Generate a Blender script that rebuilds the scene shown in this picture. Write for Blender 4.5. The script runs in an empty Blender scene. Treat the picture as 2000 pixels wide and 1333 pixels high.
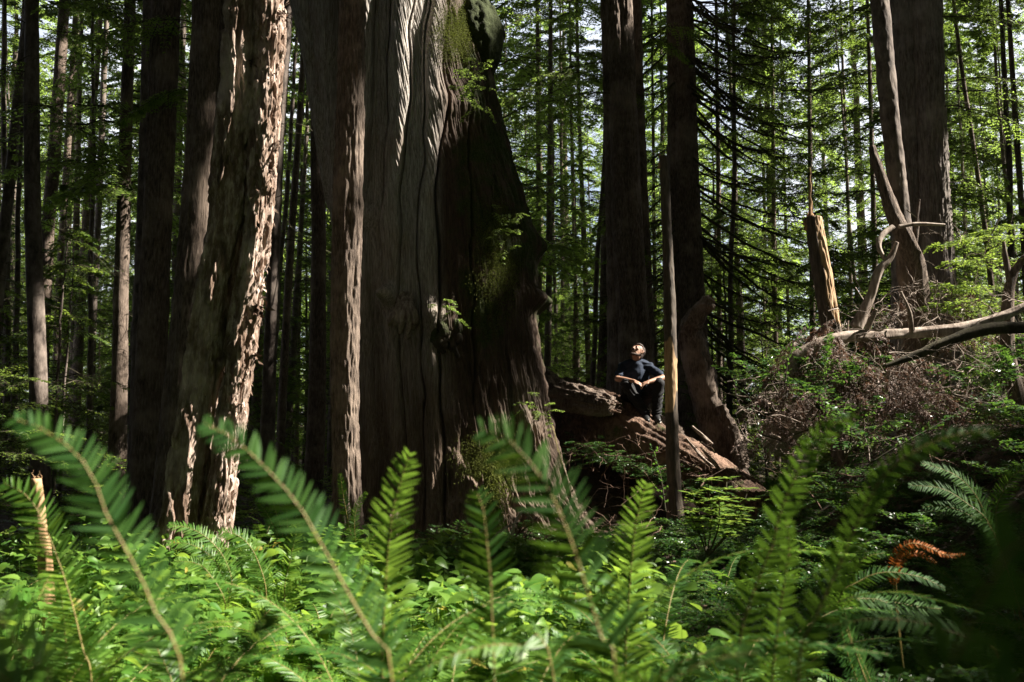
import bpy, math, random
import numpy as np
from mathutils import Vector
random.seed(5)
RNG = np.random.default_rng(5)
scene = bpy.context.scene
COL = scene.collection

# ------------------------------------------------------------------ camera, sky, sun
H0 = 1.15
PITCH = math.radians(5.6)
FP = 1944.4
cam_d = bpy.data.cameras.new('camera')
cam = bpy.data.objects.new('camera', cam_d)
COL.objects.link(cam)
cam.location = (0, 0, H0)
cam.rotation_euler = (math.pi / 2 + PITCH, 0, 0)
cam_d.lens = 35.0
cam_d.sensor_width = 36.0
cam_d.clip_start = 0.05
cam_d.clip_end = 600.0
cam_d.dof.use_dof = True
cam_d.dof.focus_distance = 12.5
cam_d.dof.aperture_fstop = 4.5
scene.camera = cam

SUN_EL = math.radians(45)
SUN_AZ = math.radians(3)          # from +X, negative = towards the camera side
S = np.array([math.cos(SUN_EL) * math.cos(SUN_AZ), math.cos(SUN_EL) * math.sin(SUN_AZ), math.sin(SUN_EL)])
world = bpy.data.worlds.new('World')
scene.world = world
world.use_nodes = True
wn = world.node_tree
bg = wn.nodes['Background']
sky = wn.nodes.new('ShaderNodeTexSky')
sky.sky_type = 'NISHITA'
sky.sun_disc = False
sky.sun_elevation = SUN_EL
sky.sun_rotation = math.pi / 2 - SUN_AZ
sky.dust_density = 2.5
sky.air_density = 1.0
wtc = wn.nodes.new('ShaderNodeTexCoord')
wno = wn.nodes.new('ShaderNodeTexNoise')
wno.inputs['Scale'].default_value = 2.2
wno.inputs['Detail'].default_value = 6
wrp = wn.nodes.new('ShaderNodeValToRGB')
wrp.color_ramp.elements[0].position = .32
wrp.color_ramp.elements[1].position = .58
wmx = wn.nodes.new('ShaderNodeMix')
wmx.data_type = 'RGBA'
wmx.inputs[7].default_value = (6.8, 7.1, 7.7, 1)      # cloud white added to brighten the sky seen through the trees
wn.links.new(wtc.outputs['Generated'], wno.inputs['Vector'])
wn.links.new(wno.outputs['Fac'], wrp.inputs[0])
wn.links.new(wrp.outputs[0], wmx.inputs[0])
wn.links.new(sky.outputs[0], wmx.inputs[6])
wn.links.new(wmx.outputs[2], bg.inputs[0])
bg.inputs[1].default_value = 0.05
sun_d = bpy.data.lights.new('sun', 'SUN')
sun_d.energy = 5.0
sun_d.angle = math.radians(0.53)
sun_d.color = (1.0, 0.93, 0.82)
sun = bpy.data.objects.new('sun', sun_d)
COL.objects.link(sun)
sun.rotation_euler = Vector(S.tolist()).to_track_quat('Z', 'Y').to_euler()
sun.location = (S * 60).tolist()
scene.view_settings.view_transform = 'Standard'
scene.view_settings.look = 'None'
scene.view_settings.exposure = 2.05
scene.view_settings.gamma = 1.0
scene.cycles.use_denoising = True
scene.cycles.max_bounces = 6
scene.cycles.diffuse_bounces = 3
scene.cycles.glossy_bounces = 2
scene.cycles.transmission_bounces = 4
scene.cycles.transparent_max_bounces = 4
scene.cycles.sample_clamp_indirect = 4.0
scene.cycles.use_adaptive_sampling = False

# ------------------------------------------------------------------ maths helpers
CP, SP = math.cos(PITCH), math.sin(PITCH)


def P(px, py, d):
    """point whose picture position is (px, py) (2000 x 1333 frame) at depth Y = d"""
    a = (px - 1000.0) / FP
    b = (666.5 - py) / FP
    y = CP - b * SP
    z = SP + b * CP
    k = d / y
    return np.array([a * k, d, H0 + z * k])


def hash3(i, j, k, seed):
    h = (i * 374761393 + j * 668265263 + k * 2147483647 + seed * 974634777) & 0xFFFFFFFF
    h = ((h ^ (h >> 13)) * 1274126177) & 0xFFFFFFFF
    h = ((h ^ (h >> 16)) * 2246822519) & 0xFFFFFFFF
    return ((h ^ (h >> 15)) & 0xFFFFFF) / float(0xFFFFFF) * 2 - 1


def vnoise(p, seed=0):
    p = np.asarray(p, float)
    f = np.floor(p)
    t = p - f
    t = t * t * (3 - 2 * t)
    i = f.astype(np.int64)
    out = 0
    for a in (0, 1):
        wa = t[..., 0] if a else 1 - t[..., 0]
        for b in (0, 1):
            wb = t[..., 1] if b else 1 - t[..., 1]
            for c in (0, 1):
                wc = t[..., 2] if c else 1 - t[..., 2]
                out = out + wa * wb * wc * hash3(i[..., 0] + a, i[..., 1] + b, i[..., 2] + c, seed)
    return out


def fbm(p, octs=3, seed=0, gain=0.5):
    s, a, n = 0, 1, 0
    p = np.asarray(p, float)
    for o in range(octs):
        s = s + a * vnoise(p * (2.03 ** o) + o * 7.3, seed + o)
        n += a
        a *= gain
    return s / n


def sm(a, b, x):
    t = np.clip((np.asarray(x, float) - a) / (b - a), 0, 1)
    return t * t * (3 - 2 * t)


def spline(pts, n):
    """Catmull-Rom through rows of pts (any number of columns), n samples spread evenly by length"""
    pts = np.asarray(pts, float)
    if len(pts) == 2:
        t = np.linspace(0, 1, n)[:, None]
        return pts[0] * (1 - t) + pts[1] * t
    q = np.vstack([2 * pts[0] - pts[1], pts, 2 * pts[-1] - pts[-2]])
    out = []
    for i in range(1, len(q) - 2):
        t = np.linspace(0, 1, 24, endpoint=False)[:, None]
        a, b, c, d = q[i - 1], q[i], q[i + 1], q[i + 2]
        out.append(0.5 * ((2 * b) + (c - a) * t + (2 * a - 5 * b + 4 * c - d) * t ** 2 + (-a + 3 * b - 3 * c + d) * t ** 3))
    out.append(q[-2][None])
    o = np.vstack(out)
    k = min(3, o.shape[1])
    L = np.concatenate([[0], np.cumsum(np.linalg.norm(np.diff(o[:, :k], axis=0), axis=1))])
    s = np.linspace(0, L[-1], n)
    return np.stack([np.interp(s, L, o[:, c]) for c in range(o.shape[1])], 1)


def norm(v):
    v = np.asarray(v, float)
    return v / (np.linalg.norm(v, axis=-1, keepdims=True) + 1e-12)


def ground(x, y):
    x = np.asarray(x, float)
    y = np.asarray(y, float)
    z = 0.10 * vnoise(np.stack([x * .5, y * .5, x * 0], -1), 3) + 0.05 * vnoise(np.stack([x * 1.7, y * 1.7, x * 0], -1), 4)
    # bank that rises on the right, in front of the fallen wood
    z = z + 1.25 * sm(1.6, 4.2, x - 0.05 * y) * sm(3.2, 7.0, y) * (1 - sm(11, 17, y))
    # hump of old rotten wood under the sitting man
    z = z + 0.95 * np.exp(-((x - 1.5) / 1.5) ** 2 - ((y - 14.3) / 1.2) ** 2)
    z = z + 0.25 * sm(18, 40, y) + 0.8 * sm(30, 90, y)
    return z


# ------------------------------------------------------------------ mesh builder
class MB:
    def __init__(s):
        s.v, s.q, s.t, s.qm, s.tm, s.a = [], [], [], [], [], []
        s.n = 0

    def add(s, v, quads=None, tris=None, mat=0, att=None):
        v = np.asarray(v, float).reshape(-1, 3)
        if quads is not None and len(quads):
            quads = np.asarray(quads, np.int64) + s.n
            s.q.append(quads)
            s.qm.append(np.full(len(quads), mat))
        if tris is not None and len(tris):
            tris = np.asarray(tris, np.int64) + s.n
            s.t.append(tris)
            s.tm.append(np.full(len(tris), mat))
        s.a.append(np.zeros(len(v)) if att is None else np.asarray(att, float))
        s.v.append(v)
        s.n += len(v)

    def mesh(s, name, mats, smooth=True, base=(0, 0, 0)):
        me = bpy.data.meshes.new(name)
        v = np.concatenate(s.v) - np.asarray(base, float)
        Q = np.concatenate(s.q) if s.q else np.zeros((0, 4), int)
        T = np.concatenate(s.t) if s.t else np.zeros((0, 3), int)
        me.vertices.add(len(v))
        me.vertices.foreach_set('co', v.astype(np.float32).ravel())
        nl = len(Q) * 4 + len(T) * 3
        me.loops.add(nl)
        me.loops.foreach_set('vertex_index', np.concatenate([Q.ravel(), T.ravel()]).astype(np.int32))
        me.polygons.add(len(Q) + len(T))
        st = np.concatenate([np.arange(len(Q)) * 4, len(Q) * 4 + np.arange(len(T)) * 3]).astype(np.int32)
        me.polygons.foreach_set('loop_start', st)
        m = np.concatenate(s.qm + s.tm) if (s.qm or s.tm) else np.zeros(0)
        me.polygons.foreach_set('material_index', m.astype(np.int32))
        me.polygons.foreach_set('use_smooth', np.full(len(Q) + len(T), smooth))
        at = me.attributes.new('mask', 'FLOAT', 'POINT')
        at.data.foreach_set('value', np.concatenate(s.a).astype(np.float32))
        for x in (mats if isinstance(mats, (list, tuple)) else [mats]):
            me.materials.append(x)
        me.update(calc_edges=True)
        me.validate()
        return me

    def build(s, name, mats, parent=None, smooth=True, base=(0, 0, 0)):
        o = bpy.data.objects.new(name, s.mesh(name, mats, smooth, base))
        COL.objects.link(o)
        if parent:
            o.parent = parent
        else:
            o.location = tuple(float(c) for c in base)
        return o


def thing(name, label, cat, loc, group=None):
    o = bpy.data.objects.new(name, None)
    COL.objects.link(o)
    o.location = tuple(float(c) for c in loc)
    o.empty_display_size = 0.2
    return tag(o, label, cat, group)


def tag(o, label, cat, group=None, kind=None):
    o['label'] = label
    o['category'] = cat
    if group:
        o['group'] = group
    if kind:
        o['kind'] = kind
    return o


def grid_quads(n, m, closed=False):
    """n rows, m columns"""
    i, j = np.meshgrid(np.arange(n - 1), np.arange(m if closed else m - 1), indexing='ij')
    j2 = (j + 1) % m
    return np.stack([i * m + j, i * m + j2, (i + 1) * m + j2, (i + 1) * m + j], -1).reshape(-1, 4)


def frames(path):
    T = norm(np.gradient(path, axis=0))
    U = np.zeros_like(T)
    u = np.cross(T[0], [0, -1, 0])
    if np.linalg.norm(u) < .1:
        u = np.cross(T[0], [1, 0, 0])
    u = norm(u)
    for i in range(len(T)):
        u = u - T[i] * np.dot(u, T[i])
        u = norm(u)
        U[i] = u
    return T, U, np.cross(T, U)


def sweep(mb, path, rad, segs=8, disp=None, mat=0, horizontal=False, att=None, cap=True, squash=1.0):
    """tube of rings; disp(theta, s, pos, rad) -> radial offset"""
    path = np.asarray(path, float)
    n = len(path)
    rad = np.broadcast_to(np.asarray(rad, float), (n,)).copy()
    th = np.linspace(0, 2 * np.pi, segs, endpoint=False)
    if horizontal:
        U = np.tile([1., 0, 0], (n, 1))
        V = np.tile([0, 1., 0], (n, 1))
    else:
        T, U, V = frames(path)
    s = np.concatenate([[0], np.cumsum(np.linalg.norm(np.diff(path, axis=0), axis=1))])
    D = U[:, None] * np.cos(th)[None, :, None] + V[:, None] * np.sin(th)[None, :, None] * squash
    r = np.repeat(rad[:, None], segs, 1)
    if disp is not None:
        r = r + disp(np.repeat(th[None], n, 0), np.repeat(s[:, None], segs, 1), path[:, None] + D * r[..., None], r)
    v = path[:, None] + D * r[..., None]
    a = None if att is None else att(np.repeat(th[None], n, 0), v).ravel()
    mb.add(v.reshape(-1, 3), grid_quads(n, segs, True), None, mat, a)
    if cap:
        c = np.vstack([path[0], path[-1]])
        b = mb.n
        base0 = b - n * segs
        mb.add(c)
        j = np.arange(segs)
        t0 = np.stack([np.full(segs, b), base0 + (j + 1) % segs, base0 + j], 1)
        t1 = np.stack([np.full(segs, b + 1), base0 + (n - 1) * segs + j, base0 + (n - 1) * segs + (j + 1) % segs], 1)
        mb.t.append(np.vstack([t0, t1]))
        mb.tm.append(np.full(2 * segs, mat))


# ------------------------------------------------------------------ materials
def newmat(name):
    m = bpy.data.materials.new(name)
    m.use_nodes = True
    nt = m.node_tree
    nt.nodes.clear()
    out = nt.nodes.new('ShaderNodeOutputMaterial')
    return m, nt, out


def N(nt, typ, **kw):
    n = nt.nodes.new(typ)
    for k, v in kw.items():
        setattr(n, k, v)
    return n


def ramp(nt, fac, stops):
    r = N(nt, 'ShaderNodeValToRGB')
    e = r.color_ramp.elements
    while len(e) > 1:
        e.remove(e[0])
    e[0].position, e[0].color = stops[0][0], (*stops[0][1], 1)
    for p, c in stops[1:]:
        x = e.new(p)
        x.color = (*c, 1)
    nt.links.new(fac, r.inputs[0])
    return r.outputs[0]


def coords(nt, scale):
    tc = N(nt, 'ShaderNodeTexCoord')
    mp = N(nt, 'ShaderNodeMapping')
    mp.inputs['Scale'].default_value = scale
    nt.links.new(tc.outputs['Object'], mp.inputs[0])
    return mp.outputs[0]


def noise_n(nt, vec, scale, detail=4, rough=.6):
    n = N(nt, 'ShaderNodeTexNoise')
    n.inputs['Scale'].default_value = scale
    n.inputs['Detail'].default_value = detail
    n.inputs['Roughness'].default_value = rough
    nt.links.new(vec, n.inputs['Vector'])
    return n.outputs['Fac']


def mixc(nt, fac, a, b, mode='MIX'):
    m = N(nt, 'ShaderNodeMix', data_type='RGBA', blend_type=mode)
    for sock, val in ((m.inputs[0], fac), (m.inputs[6], a), (m.inputs[7], b)):
        if isinstance(val, (int, float)):
            sock.default_value = val
        elif isinstance(val, tuple):
            sock.default_value = (*val, 1)
        else:
            nt.links.new(val, sock)
    return m.outputs[2]


def bark_mat(name, dark, mid, light, fine=22, stretch=.16, bump=.6, moss=None, moss_amt=.5, dist=.02):
    m, nt, out = newmat(name)
    v = coords(nt, (1, 1, stretch))
    v1 = coords(nt, (1, 1, 1))
    n1 = noise_n(nt, v, fine, 6, .7)
    n2 = noise_n(nt, v1, 2.2, 4)
    col = ramp(nt, n1, [(.3, dark), (.5, mid), (.72, light)])
    pale = tuple(min(1, c * 1.35) for c in light)
    col = mixc(nt, ramp(nt, n2, [(.48, (0, 0, 0)), (.68, (.55, .55, .55))]), col, pale)
    if moss:
        n3 = noise_n(nt, v1, 3.7, 5, .65)
        att = N(nt, 'ShaderNodeAttribute', attribute_name='mask')
        ad = N(nt, 'ShaderNodeMath', operation='ADD')
        nt.links.new(n3, ad.inputs[0])
        nt.links.new(att.outputs['Fac'], ad.inputs[1])
        mc = ramp(nt, noise_n(nt, v1, 60, 3), [(.35, tuple(c * .5 for c in moss)), (.65, moss)])
        col = mixc(nt, ramp(nt, ad.outputs[0], [(1 - moss_amt, (0, 0, 0)), (1 - moss_amt + .12, (1, 1, 1))]), col, mc)
    b = N(nt, 'ShaderNodeBsdfPrincipled')
    b.inputs['Roughness'].default_value = .85
    b.inputs['Specular IOR Level'].default_value = .25
    nt.links.new(col, b.inputs['Base Color'])
    bp = N(nt, 'ShaderNodeBump')
    bp.inputs['Strength'].default_value = bump
    bp.inputs['Distance'].default_value = dist
    nt.links.new(n1, bp.inputs['Height'])
    nt.links.new(bp.outputs[0], b.inputs['Normal'])
    nt.links.new(b.outputs[0], out.inputs[0])
    return m


def leaf_mat(name, c1, c2, trans, tfac=.4, rough=.45, spec=.4, scale=3.0):
    """thin leaf: reflecting and letting light through, tone drifting over the plant and per leaf"""
    m, nt, out = newmat(name)
    geo = N(nt, 'ShaderNodeNewGeometry')
    v = coords(nt, (1, 1, 1))
    n = noise_n(nt, v, scale, 2)
    ad = N(nt, 'ShaderNodeMath', operation='ADD')
    mu = N(nt, 'ShaderNodeMath', operation='MULTIPLY')
    mu.inputs[1].default_value = .45
    nt.links.new(geo.outputs['Random Per Island'], mu.inputs[0])
    nt.links.new(mu.outputs[0], ad.inputs[0])
    nt.links.new(n, ad.inputs[1])
    col = ramp(nt, ad.outputs[0], [(.45, c1), (.95, c2)])
    tcol = mixc(nt, ad.outputs[0], tuple(c * .75 for c in trans), trans)
    b = N(nt, 'ShaderNodeBsdfPrincipled')
    b.inputs['Roughness'].default_value = rough
    b.inputs['Specular IOR Level'].default_value = spec
    nt.links.new(col, b.inputs['Base Color'])
    t = N(nt, 'ShaderNodeBsdfTranslucent')
    nt.links.new(tcol, t.inputs[0])
    mx = N(nt, 'ShaderNodeMixShader')
    mx.inputs[0].default_value = tfac
    nt.links.new(b.outputs[0], mx.inputs[1])
    nt.links.new(t.outputs[0], mx.inputs[2])
    nt.links.new(mx.outputs[0], out.inputs[0])
    return m


def plain_mat(name, c1, c2, scale=20, rough=.7, bump=.2, spec=.3):
    m, nt, out = newmat(name)
    v = coords(nt, (1, 1, 1))
    n = noise_n(nt, v, scale, 4)
    b = N(nt, 'ShaderNodeBsdfPrincipled')
    b.inputs['Roughness'].default_value = rough
    b.inputs['Specular IOR Level'].default_value = spec
    nt.links.new(ramp(nt, n, [(.35, c1), (.65, c2)]), b.inputs['Base Color'])
    bp = N(nt, 'ShaderNodeBump')
    bp.inputs['Strength'].default_value = bump
    bp.inputs['Distance'].default_value = .01
    nt.links.new(n, bp.inputs['Height'])
    nt.links.new(bp.outputs[0], b.inputs['Normal'])
    nt.links.new(b.outputs[0], out.inputs[0])
    return m


MOSS = (.06, .085, .015)
M = {
    'cedar': bark_mat('weathered_cedar_wood', (.05, .042, .036), (.19, .16, .14), (.36, .32, .285), 40, .14, .9, MOSS, .13, .012),
    'flaky': bark_mat('flaky_reddish_bark', (.05, .032, .023), (.21, .14, .10), (.68, .55, .47), 20, .22, .9, (.05, .06, .02), .16, .03),
    'strip': bark_mat('stringy_brown_bark', (.025, .018, .014), (.115, .085, .066), (.27, .21, .165), 50, .2, .95, MOSS, .3, .02),
    'grey': bark_mat('scaly_grey_bark', (.035, .028, .024), (.12, .095, .08), (.25, .205, .17), 14, .35, .7, MOSS, .3, .02),
    'dead': bark_mat('bleached_dead_wood', (.06, .04, .03), (.22, .17, .135), (.46, .39, .33), 30, .08, .5, MOSS, .28, .01),
    'orange': bark_mat('fresh_split_wood', (.12, .065, .03), (.32, .19, .10), (.5, .34, .2), 30, .06, .5, None, 0, .01),
    'log': bark_mat('rotten_log_bark', (.02, .012, .008), (.075, .045, .03), (.24, .15, .105), 24, .35, .9, MOSS, .42, .03),
    'branch': bark_mat('mossy_branch', (.015, .013, .009), (.05, .042, .025), (.10, .09, .05), 30, .6, .5, MOSS, .42, .01),
    'fir': leaf_mat('hemlock_needles', (.045, .085, .016), (.11, .15, .026), (.36, .52, .09), .52, .5, .3, .8),
    'firdark': leaf_mat('dark_hemlock_needles', (.02, .05, .014), (.05, .09, .02), (.22, .32, .05), .45, .5, .3, .8),
    'firbright': leaf_mat('young_hemlock_needles', (.06, .12, .02), (.12, .20, .035), (.30, .42, .06), .45, .45, .35, 2),
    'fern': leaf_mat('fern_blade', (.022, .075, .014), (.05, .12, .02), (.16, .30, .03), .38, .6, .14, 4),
    'fernb': leaf_mat('sunlit_fern_blade', (.05, .145, .022), (.11, .21, .033), (.28, .47, .055), .45, .42, .4, 4),  # fern blade with sunlight put into its lighter greens
    'rachis': plain_mat('fern_stem', (.20, .15, .05), (.33, .26, .10), 30, .5),
    'broad': leaf_mat('broad_lily_leaf', (.055, .15, .02), (.13, .23, .035), (.31, .48, .055), .42, .45, .32, 2),
    'yellow': leaf_mat('yellowing_leaf', (.22, .19, .03), (.36, .30, .05), (.45, .38, .06), .4, .5, .3, 2),
    'shrub': leaf_mat('small_shrub_leaf', (.02, .07, .016), (.05, .12, .025), (.12, .24, .03), .36, .33, .5, 2),
    'brown': leaf_mat('dead_needle_spray', (.08, .05, .038), (.23, .155, .125), (.20, .10, .06), .2, .6, .25, 4),
    'rust': leaf_mat('rusty_dead_fern', (.30, .085, .015), (.50, .16, .03), (.5, .15, .03), .35, .6, .2, 6),
    'soil': plain_mat('forest_litter', (.016, .011, .008), (.07, .042, .026), 14, .9, .8),
    'mossy': leaf_mat('hanging_moss', (.05, .065, .012), (.11, .125, .03), (.16, .19, .03), .3, .8, .1, 5),
    'skin': plain_mat('skin', (.27, .15, .10), (.33, .185, .125), 8, .55, .05),
    'shirt': plain_mat('navy_cotton', (.010, .017, .034), (.016, .026, .048), 40, .85, .3),
    'trouser': plain_mat('black_trouser_cloth', (.006, .006, .007), (.013, .013, .015), 50, .8, .4),
    'shoe': plain_mat('black_shoe', (.012, .012, .012), (.03, .03, .03), 60, .4, .2),
    'sole': plain_mat('pale_sole', (.4, .38, .35), (.55, .53, .5), 60, .6, .1),
    'hair': plain_mat('short_brown_hair', (.022, .013, .009), (.06, .036, .024), 160, .6, .9),
    'beard': plain_mat('dark_beard', (.03, .018, .012), (.07, .04, .028), 160, .7, .9),
    'eye': plain_mat('eye', (.5, .5, .48), (.55, .55, .52), 10, .2, 0),
    'iris': plain_mat('iris', (.02, .02, .02), (.03, .03, .03), 10, .2, 0),
}

# ------------------------------------------------------------------ foliage builders
ICO = None


def perp2(d):
    """unit vectors sideways (horizontal) and up for directions d"""
    side = np.cross(d, np.array([0, 0, 1.0]))
    side = norm(side + 1e-6)
    return side, np.cross(side, d)


def leaves(mb, base, dirv, nor, length, width, mat=0, fold=0.0):
    """rhombic leaves, arrays (n,3),(n,3),(n,3),(n,),(n,)"""
    n = len(base)
    d = norm(dirv)
    sd = norm(np.cross(d, nor))
    L = np.broadcast_to(length, (n,))[:, None]
    W = np.broadcast_to(width, (n,))[:, None]
    up = np.cross(sd, d)
    v = np.stack([base, base + d * L * .45 + sd * W * .5 + up * L * fold, base + d * L, base + d * L * .45 - sd * W * .5 + up * L * fold], 1)
    mb.add(v.reshape(-1, 3), np.arange(n * 4).reshape(-1, 4), None, mat)


def tubes(mb, pts, rad, mat=0, segs=3):
    """many thin tubes at once: pts (n,k,3), rad (n,k)"""
    n, k, _ = pts.shape
    T = norm(np.gradient(pts, axis=1))
    ref = np.broadcast_to(np.array([0.13, 0.31, 0.94]), T.shape)
    U = norm(np.cross(T, ref))
    V = np.cross(T, U)
    th = np.linspace(0, 2 * np.pi, segs, endpoint=False)
    v = pts[:, :, None] + (U[:, :, None] * np.cos(th)[:, None] + V[:, :, None] * np.sin(th)[:, None]) * rad[:, :, None, None]
    q = grid_quads(k, segs, True)
    Q = (q[None] + (np.arange(n) * k * segs)[:, None, None]).reshape(-1, 4)
    mb.add(v.reshape(-1, 3), Q, None, mat)


def sprays(mb, starts, dirs, L, rng, droop=.35, lift=.1, M=12, K=4, twig=.38, leaf=.08, lw=.03, t0=.15, wood=1, green=0,
           rad=.012, leafprob=1.0, jit=.25, hang=.25):
    """boughs with side twigs and small leaves laid out in flat, drooping layers"""
    starts = np.asarray(starts, float)
    dirs = norm(dirs)
    n = len(starts)
    L = np.broadcast_to(np.asarray(L, float), (n,))
    kk = 9
    side0, up0 = perp2(dirs)
    bend = rng.normal(0, .14, n)

    def pos(t):  # t (n,m)
        Lt = (L[:, None] * t)[..., None]
        return (starts[:, None] + dirs[:, None] * Lt + side0[:, None] * (bend[:, None] * t * t * L[:, None])[..., None]
                + np.array([0, 0, 1.]) * ((lift * t - droop * t * t)[..., None] * L[:, None, None]))

    t = np.tile(np.linspace(0, 1, kk), (n, 1))
    pts = pos(t)
    pts[:, 1:] += rng.normal(0, .012, pts[:, 1:].shape) * L[:, None, None]
    tubes(mb, pts, rad * (L[:, None] / 2.5) ** .6 * (1.05 - t), wood, 4)
    # twigs
    tj = t0 + (1 - t0) * (np.arange(M)[None] + rng.uniform(0, 1, (n, M))) / M
    p = pos(tj)
    tang = norm(pos(tj + .02) - pos(tj - .02))
    sd, up = perp2(tang)
    for sgn in (-1, 1):
        a = rng.uniform(.75, 1.2, (n, M))[..., None]
        td = norm(tang * np.cos(a) + sd * sgn * np.sin(a) + np.array([0, 0, 1.]) * rng.normal(-hang, .15, (n, M))[..., None])
        TL = (L[:, None] * twig * (1.08 - tj) ** .8 * rng.uniform(.6, 1.15, (n, M)))
        e = p + td * TL[..., None] + np.array([0, 0, -1.]) * (TL * hang * .6)[..., None]
        mid = p + td * TL[..., None] * .5
        tp = np.stack([p, mid, e], 2).reshape(-1, 3, 3)
        tubes(mb, tp, np.tile([[rad * .35, rad * .25, rad * .1]], (len(tp), 1)), wood, 3)
        s = (np.arange(K)[None] + .6) / K
        s = np.broadcast_to(s, (len(tp), K))[..., None]
        q = tp[:, 0][:, None] * (1 - s) ** 2 + 2 * tp[:, 1][:, None] * s * (1 - s) + tp[:, 2][:, None] * s * s
        tt = norm(tp[:, 2] - tp[:, 0])[:, None] + 0 * q
        s2, u2 = perp2(tt)
        for sg in (-1, 1):
            d = norm(tt * .75 + s2 * sg * .9 + rng.normal(0, jit, q.shape))
            nn = norm(u2 + rng.normal(0, .35, q.shape))
            keep = rng.uniform(0, 1, q.shape[:2]).ravel() < leafprob
            m = keep.sum()
            ll = leaf * rng.uniform(.6, 1.25, m) * np.clip(1.25 - np.broadcast_to(s, q.shape[:2] + (1,)).ravel()[keep] * .6, .4, 1.3)
            leaves(mb, q.reshape(-1, 3)[keep], d.reshape(-1, 3)[keep], nn.reshape(-1, 3)[keep], ll, lw * ll / leaf, green)


def frond(mb, pts, plen, face, rng, spacing=.012, stem_r=.0028, bare=.12, tipcurl=0, width=None, seg=5, jitter=.12, tilt=.25, fold=.0, detail=True):
    """one fern frond along the polyline pts (base -> tip). material 0 = blade, 1 = stem"""
    pts = np.asarray(pts, float)
    n0 = 40
    path = spline(pts, n0)
    L = np.sum(np.linalg.norm(np.diff(path, axis=0), axis=1))
    s = np.linspace(0, 1, n0)
    sweep(mb, path, stem_r * (1.15 - s * .95), 6, mat=1, cap=False)
    npn = max(8, int(L * (1 - bare) / spacing))
    t = bare + (1 - bare) * (np.arange(npn) + .5) / npn
    P0 = np.stack([np.interp(t, s, path[:, c]) for c in range(3)], 1)
    T = norm(np.stack([np.interp(t, s, np.gradient(path[:, c])) for c in range(3)], 1))
    face = np.asarray(face, float)
    F = norm(np.broadcast_to(face, T.shape) - T * np.sum(T * face, 1, keepdims=True))
    Sd = np.cross(T, F)
    u = (t - bare) / (1 - bare)
    prof = np.minimum(1, (u / .10 + .35)) * np.clip(1 - u, .006, 1) ** .36 * (1 - .12 * np.sin(u * 3))
    W = width or spacing * .64
    plen = plen * 1.35
    for sg in (-1, 1):
        off = rng.uniform(-.3, .3, npn) * spacing
        lenp = plen * prof * rng.uniform(.88, 1.08, npn)
        ang = np.radians(14 + 22 * u) + rng.normal(0, jitter * .6, npn)
        d = norm(Sd * sg * np.cos(ang)[:, None] + T * np.sin(ang)[:, None] + F * (rng.normal(0, jitter, npn) + fold)[:, None])
        nrm = norm(F + T * rng.normal(-tilt, .22, npn)[:, None] + Sd * rng.normal(0, .1, npn)[:, None])
        wv = norm(np.cross(nrm, d))
        k = np.linspace(0, 1, seg + 1)
        wid = np.array([.7, 1.0, .95, .8, .55, .08]) if seg == 5 else np.interp(k, [0, .3, .7, 1], [.7, 1, .85, .12])
        dro = rng.uniform(.02, .16, npn)
        fw = rng.uniform(.0, .14, npn)
        cen = ((P0 + T * off[:, None])[:, None] + d[:, None] * (lenp[:, None] * k)[..., None]
               + np.array([0, 0, -1.]) * (dro[:, None] * lenp[:, None] * k ** 2)[..., None] + T[:, None] * (fw[:, None] * lenp[:, None] * k ** 2)[..., None])
        hw = np.minimum(W, lenp * .4 + .002)[:, None] * .5 * wid
        up = np.cross(d, wv)
        a = cen + wv[:, None] * hw[..., None] + up[:, None] * (hw * .25)[..., None]
        b = cen - wv[:, None] * hw[..., None] + up[:, None] * (hw * .25)[..., None]
        v = np.stack([a, cen, b], 2)            # npn, seg+1, 3, 3
        q = grid_quads(seg + 1, 3)
        Q = (q[None] + (np.arange(npn) * (seg + 1) * 3)[:, None, None]).reshape(-1, 4)
        mb.add(v.reshape(-1, 3), Q, None, 0)


def arch_frond_pts(base, az, L, rise=.75, rng=None):
    """arching frond: rises, then bows over"""
    d = np.array([math.cos(az), math.sin(az), 0])
    k = np.linspace(0, 1, 6)
    out = [np.array(base) + d * L * (.12 * t + .62 * t ** 1.9) + np.array([0, 0, 1]) * L * (rise * t * 1.35 - rise * .75 * t ** 2.2) for t in k]
    return np.array(out)


# ------------------------------------------------------------------ sun gaps carved through the added crowns overhead
UV_U = norm(np.cross([0, 0, 1.], S))
UV_V = np.cross(S, UV_U)
LIT = []                     # (u, v, radius) holes in the canopy, in the plane square to the sun


def gap(p, r):
    LIT.append((float(np.dot(p, UV_U)), float(np.dot(p, UV_V)), r))


def gap_line(p, q, r, n=8):
    for t in np.linspace(0, 1, n):
        gap(np.asarray(p) * (1 - t) + np.asarray(q) * t, r)

# ------------------------------------------------------------------ ground
def make_ground():
    mb = MB()
    xs = np.concatenate([np.linspace(-260, -22, 24), np.linspace(-20, 20, 330), np.linspace(22, 260, 24)])
    ys = np.concatenate([np.linspace(-280, -4, 14), np.linspace(-3, 24, 250), np.linspace(25, 320, 50)])
    X, Y = np.meshgrid(xs, ys)
    Z = ground(X, Y)
    near = (1 - sm(15, 24, np.hypot(X, Y)))
    Z = Z + near * .035 * fbm(np.stack([X * 6, Y * 6, X * 0], -1), 3, 9)
    Z = Z + np.where(Y > 100, (Y - 100) * .02, 0)
    mb.add(np.stack([X, Y, Z], -1).reshape(-1, 3), grid_quads(len(ys), len(xs)))
    o = mb.build('ground', M['soil'])
    o['kind'] = 'structure'


make_ground()

# ------------------------------------------------------------------ big trunks
TREES = []      # (x, y at crown height, thing, kind) : trees whose crowns stand above the picture


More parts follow.
